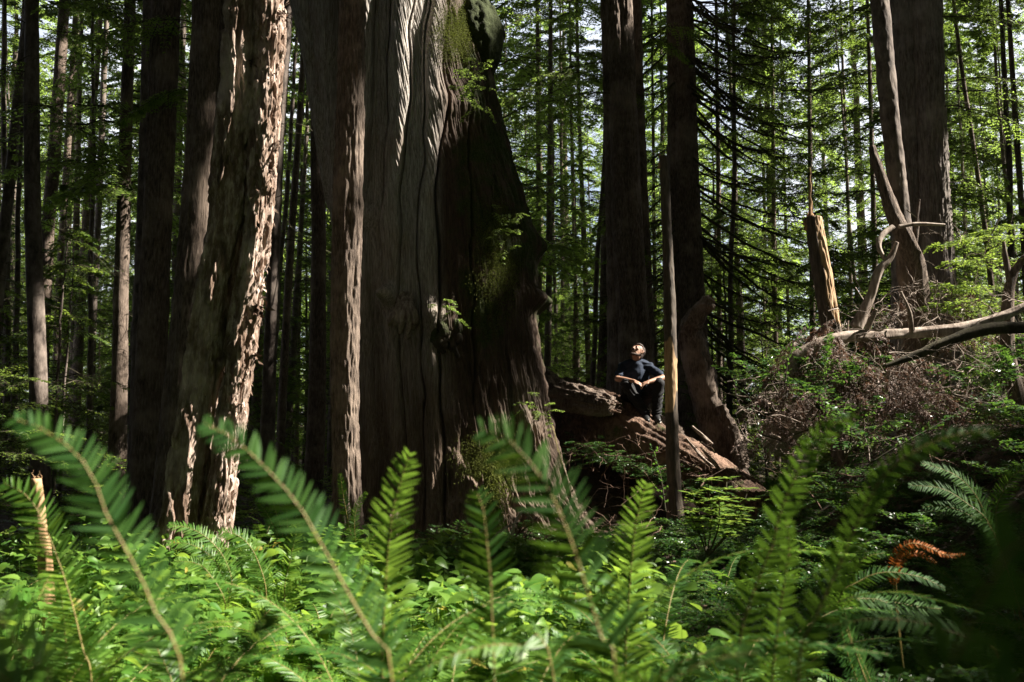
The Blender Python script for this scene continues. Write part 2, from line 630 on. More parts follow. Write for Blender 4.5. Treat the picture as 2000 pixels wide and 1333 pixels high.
def trunk_path(ctrl, d, top=24.0, n_vis=200, n_top=24, dd=None):
    """ctrl rows (px, py, width px) from top to bottom -> path from the ground up, radii"""
    ctrl = sorted(ctrl, key=lambda c: -c[1])
    ds = dd if dd else [d] * len(ctrl)
    rows = []
    for c, dpt in zip(ctrl, ds):
        p = P(c[0], c[1], dpt)
        rows.append([*p, c[2] / 2 / FP * dpt])
    rows = np.array(rows)
    g = float(ground(rows[0, 0], rows[0, 1])) - .15
    if rows[0, 2] > g + .05:
        k = rows[0] + (rows[0] - rows[1]) * min(1.5, (rows[0, 2] - g) / max(.2, rows[1, 2] - rows[0, 2]))
        k[2] = g
        k[3] = max(k[3], rows[0, 3]) * 1.15
        rows = np.vstack([k, rows])
    vis = spline(rows, n_vis)
    if top is None:
        return vis[:, :3], vis[:, 3]
    a, b = rows[-1], rows[-2]
    sl = (a - b) / max(.1, a[2] - b[2])
    zt = np.linspace(0, top - a[2], n_top + 1)[1:]
    f = (1 - np.exp(-zt / 5)) * 5
    ext = np.stack([a[0] + sl[0] * f, a[1] + sl[1] * f, a[2] + zt, a[3] * np.clip(1 - zt / (top - a[2]), .08, 1) ** .7], 1)
    al = np.vstack([vis, ext])
    return al[:, :3], al[:, 3]


def d_strip(depth=.02, fine=.006, seed=0, flute=0.0, nfl=7):
    """stringy cedar bark: long vertical cords, optional deep flutes"""
    def f(th, s, p, r):
        w = th + .25 * vnoise(np.stack([s * .5, np.cos(th), np.sin(th)], -1), seed + 5)
        c = np.stack([np.cos(w) * r * 24, np.sin(w) * r * 24, s * 2.2], -1)
        n1 = fbm(c, 3, seed)
        c2 = np.stack([np.cos(th) * r * 70, np.sin(th) * r * 70, s * 12], -1)
        o = depth * (1 - 2 * np.abs(n1)) + fine * vnoise(c2, seed + 8)
        if flute:
            w2 = th + .35 * vnoise(np.stack([s * .35, s * 0, s * 0 + 3], -1), seed + 2)
            o = o + r * flute * (np.abs(np.sin(w2 * nfl / 2 + seed)) ** .6 - .6)
        return o
    return f


def d_flaky(depth=.022, seed=0):
    """broken bark plates with ragged edges"""
    def f(th, s, p, r):
        c = np.stack([np.cos(th) * r * 20, np.sin(th) * r * 20, s * 2.7], -1)
        c = c + .45 * np.stack([vnoise(c * .6 + 3, 1), vnoise(c * .6 + 9, 2), vnoise(c * .6 + 5, 3)], -1)
        a = fbm(c, 3, seed)
        pl = sm(-.05, .05, a) - .5
        b = fbm(np.stack([np.cos(th) * r * 50, np.sin(th) * r * 60, s * 13], -1), 2, seed + 4)
        big = vnoise(np.stack([np.cos(th) * r * 5, np.sin(th) * r * 5, s * 1.6], -1), seed + 7)
        return depth * (pl * .9 + b * .55 + big * .8)
    return f


def d_grey(depth=.008, seed=0):
    def f(th, s, p, r):
        c = np.stack([np.cos(th) * r * 22, np.sin(th) * r * 22, s * 9], -1)
        return depth * fbm(c, 2, seed) + .12 * r * vnoise(np.stack([np.cos(th), np.sin(th), s * .8], -1), seed + 3)
    return f


# ---- the giant cedar
D_C = 12.0
OUT_L = [(-900, 470), (-400, 520), (0, 566), (150, 598), (330, 627), (480, 652), (600, 672), (700, 690), (850, 700), (960, 694), (1040, 670)]
OUT_R = [(-900, 860), (-400, 905), (0, 930), (100, 955), (230, 980), (300, 997), (430, 1036), (520, 1046), (620, 1046), (700, 1052), (800, 1066), (880, 1082), (960, 1100), (1040, 1135)]


def giant():
    base = P(890, 1010, D_C)
    base[2] = float(ground(base[0], base[1]))
    t = thing('giant_cedar', 'giant ancient cedar, its left side grey fluted dead wood and its right side mossy', 'tree', base)
    py = np.concatenate([np.linspace(1075, -60, 560), np.linspace(-75, -900, 60)])
    L = np.interp(py, [a for a, _ in OUT_L], [b for _, b in OUT_L])
    R = np.interp(py, [a for a, _ in OUT_R], [b for _, b in OUT_R])
    ker = np.hanning(31) / np.hanning(31).sum()
    L = np.convolve(np.pad(L, 15, 'edge'), ker, 'valid')
    R = np.convolve(np.pad(R, 15, 'edge'), ker, 'valid')
    C = np.array([P((l + r) / 2, y, D_C) for l, r, y in zip(L, R, py)])
    rx = (R - L) / 2 / FP * D_C * .985
    ry = rx * .95
    A = 1300
    th = np.linspace(0, 2 * np.pi, A, endpoint=False)
    Z = C[:, 2][:, None] + 0 * th[None]
    TH = np.repeat(th[None], len(py), 0)
    deg = np.degrees((TH + np.pi) % (2 * np.pi) - np.pi)
    zz = Z
    front = np.sin(TH) < 0
    # lateral place in the picture plane; flutes are cells between wandering, nearly upright boundaries
    xp = ((L + R) / 2)[:, None] + np.cos(TH) * ((R - L) / 2)[:, None]
    ky = [0, 230, 480, 700, 960]
    tab = [[608, 628, 654, 680, 706], [640, 652, 668, 690, 716], [694, 692, 694, 704, 734], [757, 744, 728, 744, 760], [788, 778, 766, 770, 788],
           [826, 814, 800, 800, 818], [858, 846, 836, 838, 850], [892, 880, 870, 872, 885], [914, 925, 932, 938, 945], [922, 958, 985, 992, 1015]]
    eds = np.array([L - 4] + [np.interp(py, ky, r_) for r_ in tab] + [R + 4])          # 12 x rows
    eds[1:-1] += (6 * vnoise(np.stack([py / 90., py * 0 + 3, py * 0], -1), 31))[None] + np.array([4 * vnoise(np.stack([py / 130., py * 0 + 9 * q, py * 0], -1), 35) for q in range(10)])
    wob = 5 * vnoise(np.stack([py[:, None] / 60. + 0 * xp, xp / 25., 0 * xp], -1), 36)
    idx = np.zeros(xp.shape, int)
    for q in range(1, 11):
        idx += (xp + wob > eds[q][:, None])
    rows_ = np.arange(len(py))[:, None]
    e0, e1 = eds[idx, rows_], eds[idx + 1, rows_]
    tt = np.clip(np.abs((xp + wob - e0) / (e1 - e0) * 2 - 1), 0, 1)
    tb = np.abs(((deg + 360) % 30) / 15 - 1)
    tt = np.where(front, tt, tb)
    amp = np.array([.16, .14, .03, .22, .12, .20, .17, .20, .10, .07, .06])
    off = np.array([.06, -.05, -.26, .05, -.12, .01, -.07, .02, -.06, 0, 0])
    prof = np.sqrt(np.clip(1 - tt ** 2.2, 0, 1))
    fadez = .8 + .35 * vnoise(np.stack([zz * .4, idx * 3.1, zz * 0], -1), 12)
    A_ = np.where(front, np.clip((e1 - e0) / 2 / FP * D_C * .85, .03, .22) * np.interp(xp, [870, 910], [1, .45]) * (idx != 2), .03)
    O_ = np.where(front, off[idx], 0)
    edge = np.clip(np.abs(np.sin(TH)) * 2.2, .25, 1)
    d = (A_ * (prof - .55) * fadez + O_ * sm(1.0, .55, tt)) * edge
    d -= np.where(front, .07, .03) * sm(.84, 1.0, tt) * edge * sm(1000, 900, xp)
    d += .010 * vnoise(np.stack([zz * 1.5, xp / 30., zz * 0], -1), 39)
    rr = np.sqrt((np.cos(TH) * rx[:, None]) ** 2 + (np.sin(TH) * ry[:, None]) ** 2)
    pos = np.stack([C[:, 0][:, None] + np.cos(TH) * rx[:, None], C[:, 1][:, None] + np.sin(TH) * ry[:, None], Z], -1)
    rough = sm(870, 900, xp) * (deg < 130)
    grain = fbm(np.stack([TH * 70, TH * 0, zz * 2.2 + 3 * vnoise(np.stack([TH * 6, zz * .4, zz * 0], -1), 2)], -1), 4, 21)
    d += .016 * (1 - 2 * np.abs(grain)) * (1 - rough * .4)
    fine = fbm(np.stack([TH * 190, TH * 0, zz * 5], -1), 2, 23)
    d += .006 * fine
    cord = fbm(np.stack([np.cos(TH) * rr * 13, np.sin(TH) * rr * 13, zz * 1.2], -1), 3, 25)
    d += rough * (.05 * (1 - 2 * np.abs(cord)) + .03 * fbm(pos * 9, 3, 26))
    # stringy bark at the foot, all round
    foot = sm(2.4, .6, zz)
    d += foot * .05 * (1 - 2 * np.abs(cord))
    # roots spreading at the ground
    d += sm(1.0, -.2, zz) * .18 * (np.sin(TH * 9 + 1) * .5 + .4)
    lumps = [ (1046, 480, .17, .20, 0), (1040, 590, .15, .18, 0), (985, 500, .22, .09, 60),
             (783, 600, .12, .20, 80), (866, 640, .22, .16, 80), (735, 455, .16, .10, 80), (900, 250, .3, .1, 70), (930, 930, .22, .14, 60)]
    ring = pos + np.stack([np.cos(TH), np.sin(TH), 0 * TH], -1) * d[..., None]
    moss = np.where(front, np.interp(xp - 28 * sm(3.2, 1.2, zz), [560, 850, 885, 940, 1100], [0, 0, .26, .42, .4]), .2) * sm(-1, 3, zz + vnoise(pos * 1.4, 40) * 2)
    for x, y, sz, a, front in lumps:
        q = P(x, y, D_C)
        ang = -math.radians(front) if front else -.02
        ww = (deg + 180) % 360
        dz = (zz - q[2]) / sz
        lx = (pos[..., 0] - q[0]) / sz
        vis = (pos[..., 1] < D_C + .25)
        g = np.exp(-dz ** 2 * 1.6 - lx ** 2 * 1.6) * vis
        g = g * (1 + .35 * fbm(pos * 5, 2, 50))
        ring += np.stack([np.cos(TH) * a, np.sin(TH) * a, 0 * TH], -1) * g[..., None]
    mb = MB()
    mb.add(ring.reshape(-1, 3), grid_quads(len(py), A, True), None, 0, moss.ravel())
    mb.build('trunk', M['cedar_two'], t, base=base)
    # dead claw of wood and reddish hollow on the trunk face
    def stub(name, ctrl, rads, m, dep, seed):
        b = MB()
        path = spline([[*P(x, y, dep + o), r] for (x, y, o), r in zip(ctrl, rads)], 40)
        sweep(b, path[:, :3], path[:, 3], 40, d_strip(.02, .008, seed))
        b.build(name, m, t, base=base)
    fy = 10.85
    rng = np.random.default_rng(18)
    for j in range(7):
        x0 = 776 + j * 4.5
        x1 = x0 - 12 + j * 3 + rng.normal(0, 3)
        stub('root_claw', [(786 + j * 2.5, 575, .12), (x0 + 2, 604, .0), (x1, 626, -.02), (x1 - 3, 644 + rng.normal(0, 6), .12)], [.03, .034, .026, .006], M['dead'], fy + .03, 2 + j)
    for j in range(16):
        x0, y0 = rng.uniform(845, 892), rng.uniform(622, 660)
        stub('broken_knot', [(x0, y0, .05), (x0 + rng.normal(0, 6), y0 + 18, -.05 - rng.uniform(0, .06)), (x0 + rng.normal(4, 9), y0 + rng.uniform(25, 50), .02)], [.012, .022, .004], M['burl'], fy - .16, 4 + j)
    # mossy flying roots at the right foot
    for ctrl, rads, dep, sd in [([(1026, 640, .1), (1044, 720, 0), (1062, 800, -.1), (1080, 880, -.2), (1098, 970, -.3)], [.008, .035, .045, .06, .09], 11.9, 7),
                                ([(1016, 700, 0), (1030, 780, -.05), (1040, 860, -.1), (1050, 960, -.3)], [.008, .04, .06, .10], 11.5, 9)]:
        stub('buttress_root', ctrl, rads, M['rootmoss'], dep, sd)
    b = MB()
    n_, m_ = 70, 110
    tt_, pp_ = np.meshgrid(np.linspace(0, np.pi, n_), np.linspace(0, 2 * np.pi, m_, endpoint=False), indexing='ij')
    e_ = np.stack([np.sin(tt_) * np.cos(pp_), np.sin(tt_) * np.sin(pp_), np.cos(tt_)], -1)
    k_ = 1 + .16 * fbm(e_ * 1.6 + 4, 3, 71) + .10 * fbm(e_ * 7, 4, 72)
    c_ = P(922, 74, 11.75)
    v_ = c_ + e_ * k_[..., None] * np.array([.37, .42, .52])
    b.add(v_.reshape(-1, 3), grid_quads(n_, m_, True), None, 0, np.full(n_ * m_, .34))
    b.build('burl', M['burl'], t, base=base)
    # moss cushions and hanging moss on the right side
    rng = np.random.default_rng(8)
    def moss_patch(cx, cy, w, h, n, dep, ln=.05, out=.02):
        b = MB()
        px = rng.normal(cx, w / 2, n)
        pyy = rng.normal(cy, h / 2, n)
        pts = []
        for x, y in zip(px, pyy):
            l = np.interp(-y, [-a for a, _ in OUT_L][::-1], [q for _, q in OUT_L][::-1])
            r = np.interp(-y, [-a for a, _ in OUT_R][::-1], [q for _, q in OUT_R][::-1])
            s_ = np.clip((x - (l + r) / 2) / ((r - l) / 2), -.99, .99)
            rad_ = (r - l) / 2 / FP * D_C
            c = P(x, y, D_C)
            # the trunk point seen through this place
            yy = D_C - math.sqrt(1 - s_ * s_) * rad_ - out
            pts.append(P(x, y, yy))
        pts = np.array(pts)
        dv = np.stack([rng.normal(0, .5, n), rng.normal(-.5, .35, n), rng.normal(-.75, .5, n)], 1)
        leaves(b, pts, dv, rng.normal(0, 1, (n, 3)), ln * rng.uniform(.5, 1.5, n), ln * .22, 0)
        o = b.build('moss', M['mossy'], t, base=base)
        o['kind'] = 'stuff'
    moss_patch(985, 490, 48, 120, 15000, 10.9, .022, .045)
    moss_patch(960, 900, 60, 45, 11000, 10.9, .026, .09)
    moss_patch(968, 975, 22, 60, 1500, 10.9, .05, .14)
    moss_patch(1000, 340, 20, 150, 7000, 11, .022, .03)
    moss_patch(892, 60, 40, 60, 8000, 11, .022, .05)
    # ferny tufts of green on the mossy side
    for (x, y, dep, n_, ln, o_) in [(925, 150, 10.75, 16, .28, .1), (915, 190, 10.75, 12, .22, .1), (1000, 425, 11.0, 9, .2, .1), (985, 470, 11.0, 9, .2, .1), (870, 595, 10.75, 8, .16, .1), (1050, 800, 11.1, 12, .22, 0)]:
        b = MB()
        st = P(x, y, dep)[None] + rng.normal(0, .07, (n_, 3))
        dv = np.stack([rng.normal(.1, .6, n_), rng.normal(-.6, .3, n_), rng.normal(.1, .4, n_)], 1)
        sprays(b, st, dv, ln, rng, .5, .1, 7, 3, .4, .025, .012, wood=1, rad=.003)
        b.build('hemlock_sprig', [M['fir'], M['branch']], t, base=base)
    TREES.append((C[-1][0], C[-1][1], t, base))


def cedar_two_mats():
    """weathered silver wood turning to dark mossy bark where the mask is high"""
    m, nt, out = newmat('cedar_wood_and_moss')
    v = coords(nt, (1, 1, .05))
    v1 = coords(nt, (1, 1, 1))
    n1 = noise_n(nt, v, 62, 9, .78)
    n2 = noise_n(nt, coords(nt, (1, 1, .5)), 1.7, 4)
    wood = ramp(nt, n1, [(.32, (.07, .058, .048)), (.46, (.27, .24, .21)), (.64, (.58, .53, .48))])
    wood = mixc(nt, ramp(nt, n2, [(.5, (0, 0, 0)), (.72, (.6, .6, .6))]), wood, mixc(nt, n1, (.10, .06, .035), (.36, .24, .15)))
    att = N(nt, 'ShaderNodeAttribute', attribute_name='mask')
    bark = ramp(nt, n1, [(.3, (.018, .012, .009)), (.6, (.085, .055, .038)), (.8, (.14, .10, .07))])
    am = N(nt, 'ShaderNodeMath', operation='MULTIPLY')
    am.inputs[1].default_value = 4.0
    nt.links.new(att.outputs['Fac'], am.inputs[0])
    am.use_clamp = True
    sx = N(nt, 'ShaderNodeSeparateXYZ')
    nt.links.new(v1, sx.inputs[0])
    hz = N(nt, 'ShaderNodeMath', operation='MULTIPLY_ADD')
    nt.links.new(n2, hz.inputs[0])
    hz.inputs[1].default_value = 3.5
    nt.links.new(sx.outputs[2], hz.inputs[2])
    low = ramp(nt, hz.outputs[0], [(.0, (0, 0, 0)), (1.0, (0, 0, 0))])
    mr = N(nt, 'ShaderNodeMapRange')
    mr.inputs[1].default_value = 4.9
    mr.inputs[2].default_value = 3.0
    nt.links.new(hz.outputs[0], mr.inputs[0])
    brown = ramp(nt, n1, [(.3, (.05, .034, .024)), (.5, (.14, .10, .072)), (.7, (.26, .20, .15))])
    wood = mixc(nt, mr.outputs[0], wood, brown)
    col = mixc(nt, am.outputs[0], wood, bark)
    n3 = noise_n(nt, v1, 2.6, 6, .7)
    ad = N(nt, 'ShaderNodeMath', operation='ADD')
    nt.links.new(n3, ad.inputs[0])
    nt.links.new(att.outputs['Fac'], ad.inputs[1])
    mc = ramp(nt, noise_n(nt, v1, 70, 3), [(.35, (.018, .026, .006)), (.65, (.055, .07, .016))])
    col = mixc(nt, ramp(nt, ad.outputs[0], [(.82, (0, 0, 0)), (.98, (1, 1, 1))]), col, mc)
    b = N(nt, 'ShaderNodeBsdfPrincipled')
    b.inputs['Roughness'].default_value = .8
    b.inputs['Specular IOR Level'].default_value = .25
    nt.links.new(col, b.inputs['Base Color'])
    bp = N(nt, 'ShaderNodeBump')
    bp.inputs['Strength'].default_value = .6
    bp.inputs['Distance'].default_value = .012
    nt.links.new(n1, bp.inputs['Height'])
    nt.links.new(bp.outputs[0], b.inputs['Normal'])
    nt.links.new(b.outputs[0], out.inputs[0])
    return m


M['cedar_two'] = cedar_two_mats()


def barewood():
    m, nt, out = newmat('bark_with_bare_wood')
    v = coords(nt, (1, 1, .12))
    n1 = noise_n(nt, v, 34, 6, .7)
    bark = ramp(nt, n1, [(.3, (.02, .016, .012)), (.5, (.075, .056, .04)), (.75, (.17, .13, .09))])
    wood = ramp(nt, n1, [(.3, (.20, .11, .05)), (.5, (.42, .27, .14)), (.7, (.55, .38, .22))])
    att = N(nt, 'ShaderNodeAttribute', attribute_name='mask')
    col = mixc(nt, att.outputs['Fac'], bark, wood)
    b = N(nt, 'ShaderNodeBsdfPrincipled')
    b.inputs['Roughness'].default_value = .8
    nt.links.new(col, b.inputs['Base Color'])
    bp = N(nt, 'ShaderNodeBump')
    bp.inputs['Strength'].default_value = .7
    bp.inputs['Distance'].default_value = .012
    nt.links.new(n1, bp.inputs['Height'])
    nt.links.new(bp.outputs[0], b.inputs['Normal'])
    nt.links.new(b.outputs[0], out.inputs[0])
    return m


M['barewood'] = barewood()
M['rootmoss'] = bark_mat('mossy_root', (.05, .04, .02), (.17, .135, .06), (.30, .25, .12), 24, .1, .6, (.09, .12, .02), .5, .02)
M['burl'] = bark_mat('mossy_burl_bark', (.012, .009, .007), (.045, .034, .024), (.09, .07, .05), 26, .6, 1.0, (.045, .06, .014), .5, .04)
giant()


def single_trunk(name, label, cat, ctrl, d, mat, disp, segs=64, n_vis=220, top=24.0, group=None, crown=True, squash=1.0):
    path, rad = trunk_path(ctrl, d, top, n_vis)
    base = path[0].copy()
    t = thing(name, label, cat, base, group)
    mb = MB()
    sweep(mb, path, rad, segs, disp, horizontal=True, squash=squash)
    mb.build('trunk', M[mat], t, base=base)
    if crown and top:
        TREES.append((path[-1][0], path[-1][1], t, base))
    return t, base, path, rad


# ---- the leaning sunlit tree of two fused stems
def leaner():
    d = 7.6
    R_ = [(560, -420, 56), (542, -200, 62), (527, 0, 60), (517, 230, 52), (502, 467, 52), (470, 665, 56), (440, 900, 50), (419, 1040, 52), (402, 1130, 50)]
    L_ = [(500, -420, 66), (486, -200, 70), (468, 0, 68), (458, 230, 62), (428, 467, 60), (396, 665, 56), (364, 900, 56), (340, 1040, 64), (325, 1130, 70)]
    C_ = [(530, -420, 50), (516, -200, 54), (502, 0, 56), (490, 230, 54), (465, 467, 54), (433, 665, 54), (402, 900, 54), (382, 1040, 54), (368, 1130, 54)]
    base = P(375, 1100, d)
    base[2] = float(ground(base[0], base[1]))
    t = thing('leaning_conifer', 'leaning conifer with flaky reddish bark lit by the sun down its right edge', 'tree', base)
    mb = MB()
    for ctrl, dd, seed, segs in ((R_, d, 3, 210), (L_, d - .02, 8, 210), (C_, d + .17, 12, 90)):
        path, rad = trunk_path(ctrl, dd, 21, 620 if segs > 100 else 200)
        sweep(mb, path, rad, segs, d_flaky(.034, seed), horizontal=True)
    TREES.append((path[-1][0], path[-1][1], t, base))
    mb.build('trunk', M['flaky'], t, base=base)
    # loose bark flakes standing off the right edge
    b = MB()
    rng = np.random.default_rng(4)
    n = 520
    pyv = rng.uniform(-30, 1080, n)
    rp = np.array([(c[1], c[0], c[2]) for c in R_])
    cx = np.interp(pyv, rp[:, 0], rp[:, 1])
    w = np.interp(pyv, rp[:, 0], rp[:, 2])
    ang = rng.uniform(-2.4, .5, n)
    pts = np.array([P(x + math.cos(a) * ww * .5, y, d + math.sin(a) * ww * .5 / FP * d) for x, y, a, ww in zip(cx, pyv, ang, w)])
    outv = np.stack([np.cos(ang), np.sin(ang), 0 * ang], 1)
    dv = outv * rng.uniform(.15, .6, n)[:, None] + np.array([0, 0, -1.]) * rng.choice([-1, 1], n)[:, None] + rng.normal(0, .2, (n, 3))
    leaves(b, pts + outv * .004, dv, outv + rng.normal(0, .3, (n, 3)), rng.uniform(.02, .075, n), rng.uniform(.01, .03, n), 0, .1)
    o = b.build('bark_flake', M['flaky'], t, base=base)
    o['kind'] = 'stuff'
    for x, y, s_ in [(548, 30, .05), (530, 285, .06), (526, 340, .06), (503, 600, .08), (497, 695, .05), (490, 120, .05)]:
        b = MB()
        q = P(x, y, d - .04)
        n_ = 26
        dv = rng.normal(0, .7, (n_, 3)) + np.array([.4, -.2, -.6])
        leaves(b, q + rng.normal(0, s_ * .35, (n_, 3)), dv, rng.normal(0, 1, (n_, 3)), s_ * rng.uniform(.5, 1.3, n_), s_ * .4, 0, .2)
        b.build('bark_scab', M['log'], t, base=base)
    gap_line(P(536, -120, d) + [.1, .06, 0], P(500, 560, d) + [.1, .06, 0], .34, 14)
    gap_line(P(500, 560, d) + [.1, .06, 0], P(415, 1120, d) + [.1, .06, 0], .34, 14)


leaner()

# ---- other large trunks of the photograph
single_trunk('slim_conifer', 'slim straight brown-barked trunk standing right in front of the giant cedar', 'tree',
             [(693, -120, 46), (690, 0, 47), (680, 400, 53), (674, 700, 50), (676, 860, 48), (678, 985, 52), (680, 1050, 62)], 9.2, 'strip',
             d_strip(.016, .010, 3, .10, 3), 180, 620, 22)
single_trunk('dark_conifer', 'tall dark trunk in shade left of the leaning sunlit tree, second from it', 'tree',
             [(330, -80, 48), (325, 0, 50), (309, 400, 50), (296, 700, 54), (290, 900, 60), (288, 1000, 66)], 11, 'strip', d_strip(.014, .006, 13, .12, 4), 90, 300)
single_trunk('dark_conifer', 'dark fluted trunk close behind the leaning sunlit tree on its left', 'tree',
             [(410, -60, 50), (404, 0, 48), (388, 300, 46), (366, 600, 50), (348, 800, 56), (338, 950, 66)], 10.4, 'strip', d_strip(.014, .006, 23, .16, 4), 90, 300)
single_trunk('dark_conifer', 'shaded trunk showing between two dark trunks behind the leaning sunlit tree', 'tree',
             [(443, -60, 32), (438, 0, 32), (425, 300, 30), (404, 700, 34), (392, 900, 40)], 12.5, 'strip', d_strip(.012, .006, 33), 60, 200)
single_trunk('grey_conifer', 'narrow grey scaly trunk touching the tall dark trunk on its left side', 'tree',
             [(296, -60, 22), (291, 0, 22), (280, 400, 24), (270, 700, 26), (264, 930, 30)], 14, 'grey', d_grey(.008, 5), 48, 180)
single_trunk('double_cedar', 'large dark double-columned cedar rising right behind the sitting man', 'tree',
             [(1203, -80, 58), (1205, 0, 56), (1216, 300, 60), (1226, 600, 70), (1232, 700, 80), (1236, 860, 92)], 17, 'strip', d_strip(.03, .008, 41, .26, 5), 130, 320, 26)
single_trunk('dark_cedar', 'dark cedar trunk showing behind the right side of the double-columned cedar', 'tree',
             [(1242, -60, 18), (1246, 200, 22), (1254, 500, 32), (1262, 740, 40), (1264, 840, 44)], 18.3, 'strip', d_strip(.02, .006, 43), 60, 160)
T7, T7b, T7p, T7r = single_trunk('drooping_cedar', 'dark cedar trunk with a fan of bare drooping branches on its right', 'tree',
             [(1322, -80, 46), (1327, 0, 46), (1336, 400, 56), (1346, 700, 70), (1352, 830, 84)], 19, 'strip', d_strip(.03, .008, 47, .18, 5), 110, 260, 27)
single_trunk('big_cedar', 'big ridged grey-brown cedar trunk at the right with two joined columns', 'tree',
             [(1762, -80, 60), (1768, 0, 58), (1776, 200, 62), (1782, 400, 70), (1786, 560, 78), (1788, 760, 90)], 14.6, 'cedar', d_strip(.03, .008, 53, .10, 4), 120, 300, 26)
single_trunk('big_cedar', 'right-hand column of the big ridged cedar, paler and set close beside it', 'tree',
             [(1804, -80, 54), (1808, 0, 54), (1815, 200, 54), (1822, 400, 60), (1828, 560, 66), (1832, 760, 76)], 14.4, 'cedar', d_strip(.03, .008, 57, .10, 4), 110, 300, 26)
single_trunk('leaning_conifer', 'slightly leaning scaly trunk with a mossy strip, left of the big ridged cedar', 'tree',
             [(1712, -80, 36), (1718, 0, 36), (1735, 200, 36), (1757, 400, 36), (1778, 600, 38), (1790, 740, 44)], 12.25, 'grey', d_grey(.012, 9), 72, 260)

gap_line(P(1736, -40, 12.2), P(1790, 560, 12.2), .02, 26)

# ---- broken snags and stumps
def snag(name, label, ctrl, d, mat, disp, segs, spikes, seed, parent_cat='dead tree', n=160, att=None):
    """dead trunk broken off at the top into splinters (list of (px, py_from, py_tip, width px))"""
    path, rad = trunk_path(ctrl, d, None, n)
    base = path[0].copy()
    t = thing(name, label, parent_cat, base)
    mb = MB()
    rng = np.random.default_rng(seed)
    top = path[-1][2]
    jag = .10

    def disp2(th, s, p, r):
        o = disp(th, s, p, r)
        return o
    sweep(mb, path, rad, segs, disp2, horizontal=True, cap=True, att=att)
    mb.build('trunk', M[mat], t, base=base)
    for x, y0, y1, w in spikes:
        b = MB()
        a, c = P(x, y0, d + rng.uniform(-.03, .03)), P(x + rng.uniform(-3, 3), y1, d + rng.uniform(-.03, .03))
        k = np.linspace(0, 1, 10)[:, None]
        pp = a * (1 - k) + c * k + rng.normal(0, .004, (10, 3))
        sweep(b, pp, w / 2 / FP * d * np.linspace(1, .08, 10) ** .8, 9, lambda th, s, p, r: r * .35 * np.sin(th * 3 + s * 9), squash=.5)
        b.build('splinter', M['orange'], t, base=base)
    return t, base


t, b0 = snag('broken_snag', 'thin broken-off pole of a dead tree just right of the sitting man', [(1297, 306, 20), (1301, 420, 21), (1308, 600, 22), (1312, 800, 23), (1317, 950, 27), (1320, 1010, 32)],
             11.2, 'barewood', d_grey(.008, 61), 90, [(1290, 330, 296, 8), (1297, 330, 304, 10), (1303, 335, 300, 8)], 2, n=420,
             att=lambda th, v: sm(0, .03, .42 - np.abs(v[..., 2] - P(1300, 736, 11.2)[2]) + .10 * fbm(v * 9, 3, 5) - .22 * sm(-.4, .6, np.cos(th - .3))))
t, b0 = snag('splintered_snag', 'broken leaning snag with a tall splintered spike on top, right of the drooping cedar', [(1588, 425, 28), (1600, 500, 34), (1616, 600, 34), (1630, 680, 34), (1640, 760, 36), (1648, 850, 44)],
             11.75, 'barewood', d_strip(.016, .008, 71), 90,
             [(1583, 450, 400, 14), (1577, 450, 415, 10), (1596, 450, 430, 10), (1582, 430, 328, 8), (1588, 445, 418, 12), (1572, 440, 428, 8), (1601, 465, 440, 7)], 3, n=300,
             att=lambda th, v: sm(-.1, .1, np.cos(th + .5) - .35 + .5 * fbm(v * np.array([9, 9, 2]), 3, 5) - 1.5 * sm(2.9, 1.9, v[..., 2])))
gap_line(P(1610, 440, 11.75), P(1650, 740, 11.75), .12, 10)


def limb(mb, ctrl, segs=24, n=80, disp=None, mat=0):
    """ctrl rows (px, py, depth, width px)"""
    rows = [[*P(x, y, d), w / 2 / FP * d] for x, y, d, w in ctrl]
    p = spline(rows, n)
    sweep(mb, p[:, :3], p[:, 3], segs, disp or d_strip(.006, .003, 3), mat=mat)
    return p


def limb_thing(name, label, cat, ctrls, mat, part='limb', segs=28, n=120, disp=None, group=None):
    c0 = ctrls[0]
    low = min([c for cc in ctrls for c in cc], key=lambda c: P(*c[:3])[2])
    base = P(*low[:3])
    t = thing(name, label, cat, base, group)
    for i, c in enumerate(ctrls):
        mb = MB()
        limb(mb, c, segs, n, disp)
        mb.build('trunk' if i == 0 and part == 'limb' else part, M[mat], t, base=base)
    return t, base


limb_thing('leaning_stump', 'leaning broken trunk with a broken-off top, right of the thin pole', 'dead tree',
           [[(1432, 960, 14.1, 66), (1410, 885, 14.1, 58), (1386, 800, 14.1, 50), (1364, 720, 14.1, 48), (1350, 665, 14.1, 44), (1350, 632, 14.1, 34)],
            [(1344, 655, 14.0, 24), (1352, 630, 13.95, 30), (1370, 606, 13.9, 26), (1384, 590, 13.85, 20), (1390, 584, 13.85, 8)],
            [(1450, 915, 13.8, 18), (1436, 870, 13.8, 24), (1418, 822, 13.8, 18), (1408, 792, 13.8, 6)]], 'strip', disp=lambda th, s, p, r: d_strip(.045, .018, 81, .12, 5)(th, s, p, r) + .02 * fbm(p * 6, 3, 9))
gap_line(P(1400, 780, 14) + [.15, 0, .1], P(1450, 900, 13.9) + [.1, -.1, .1], .14, 6)

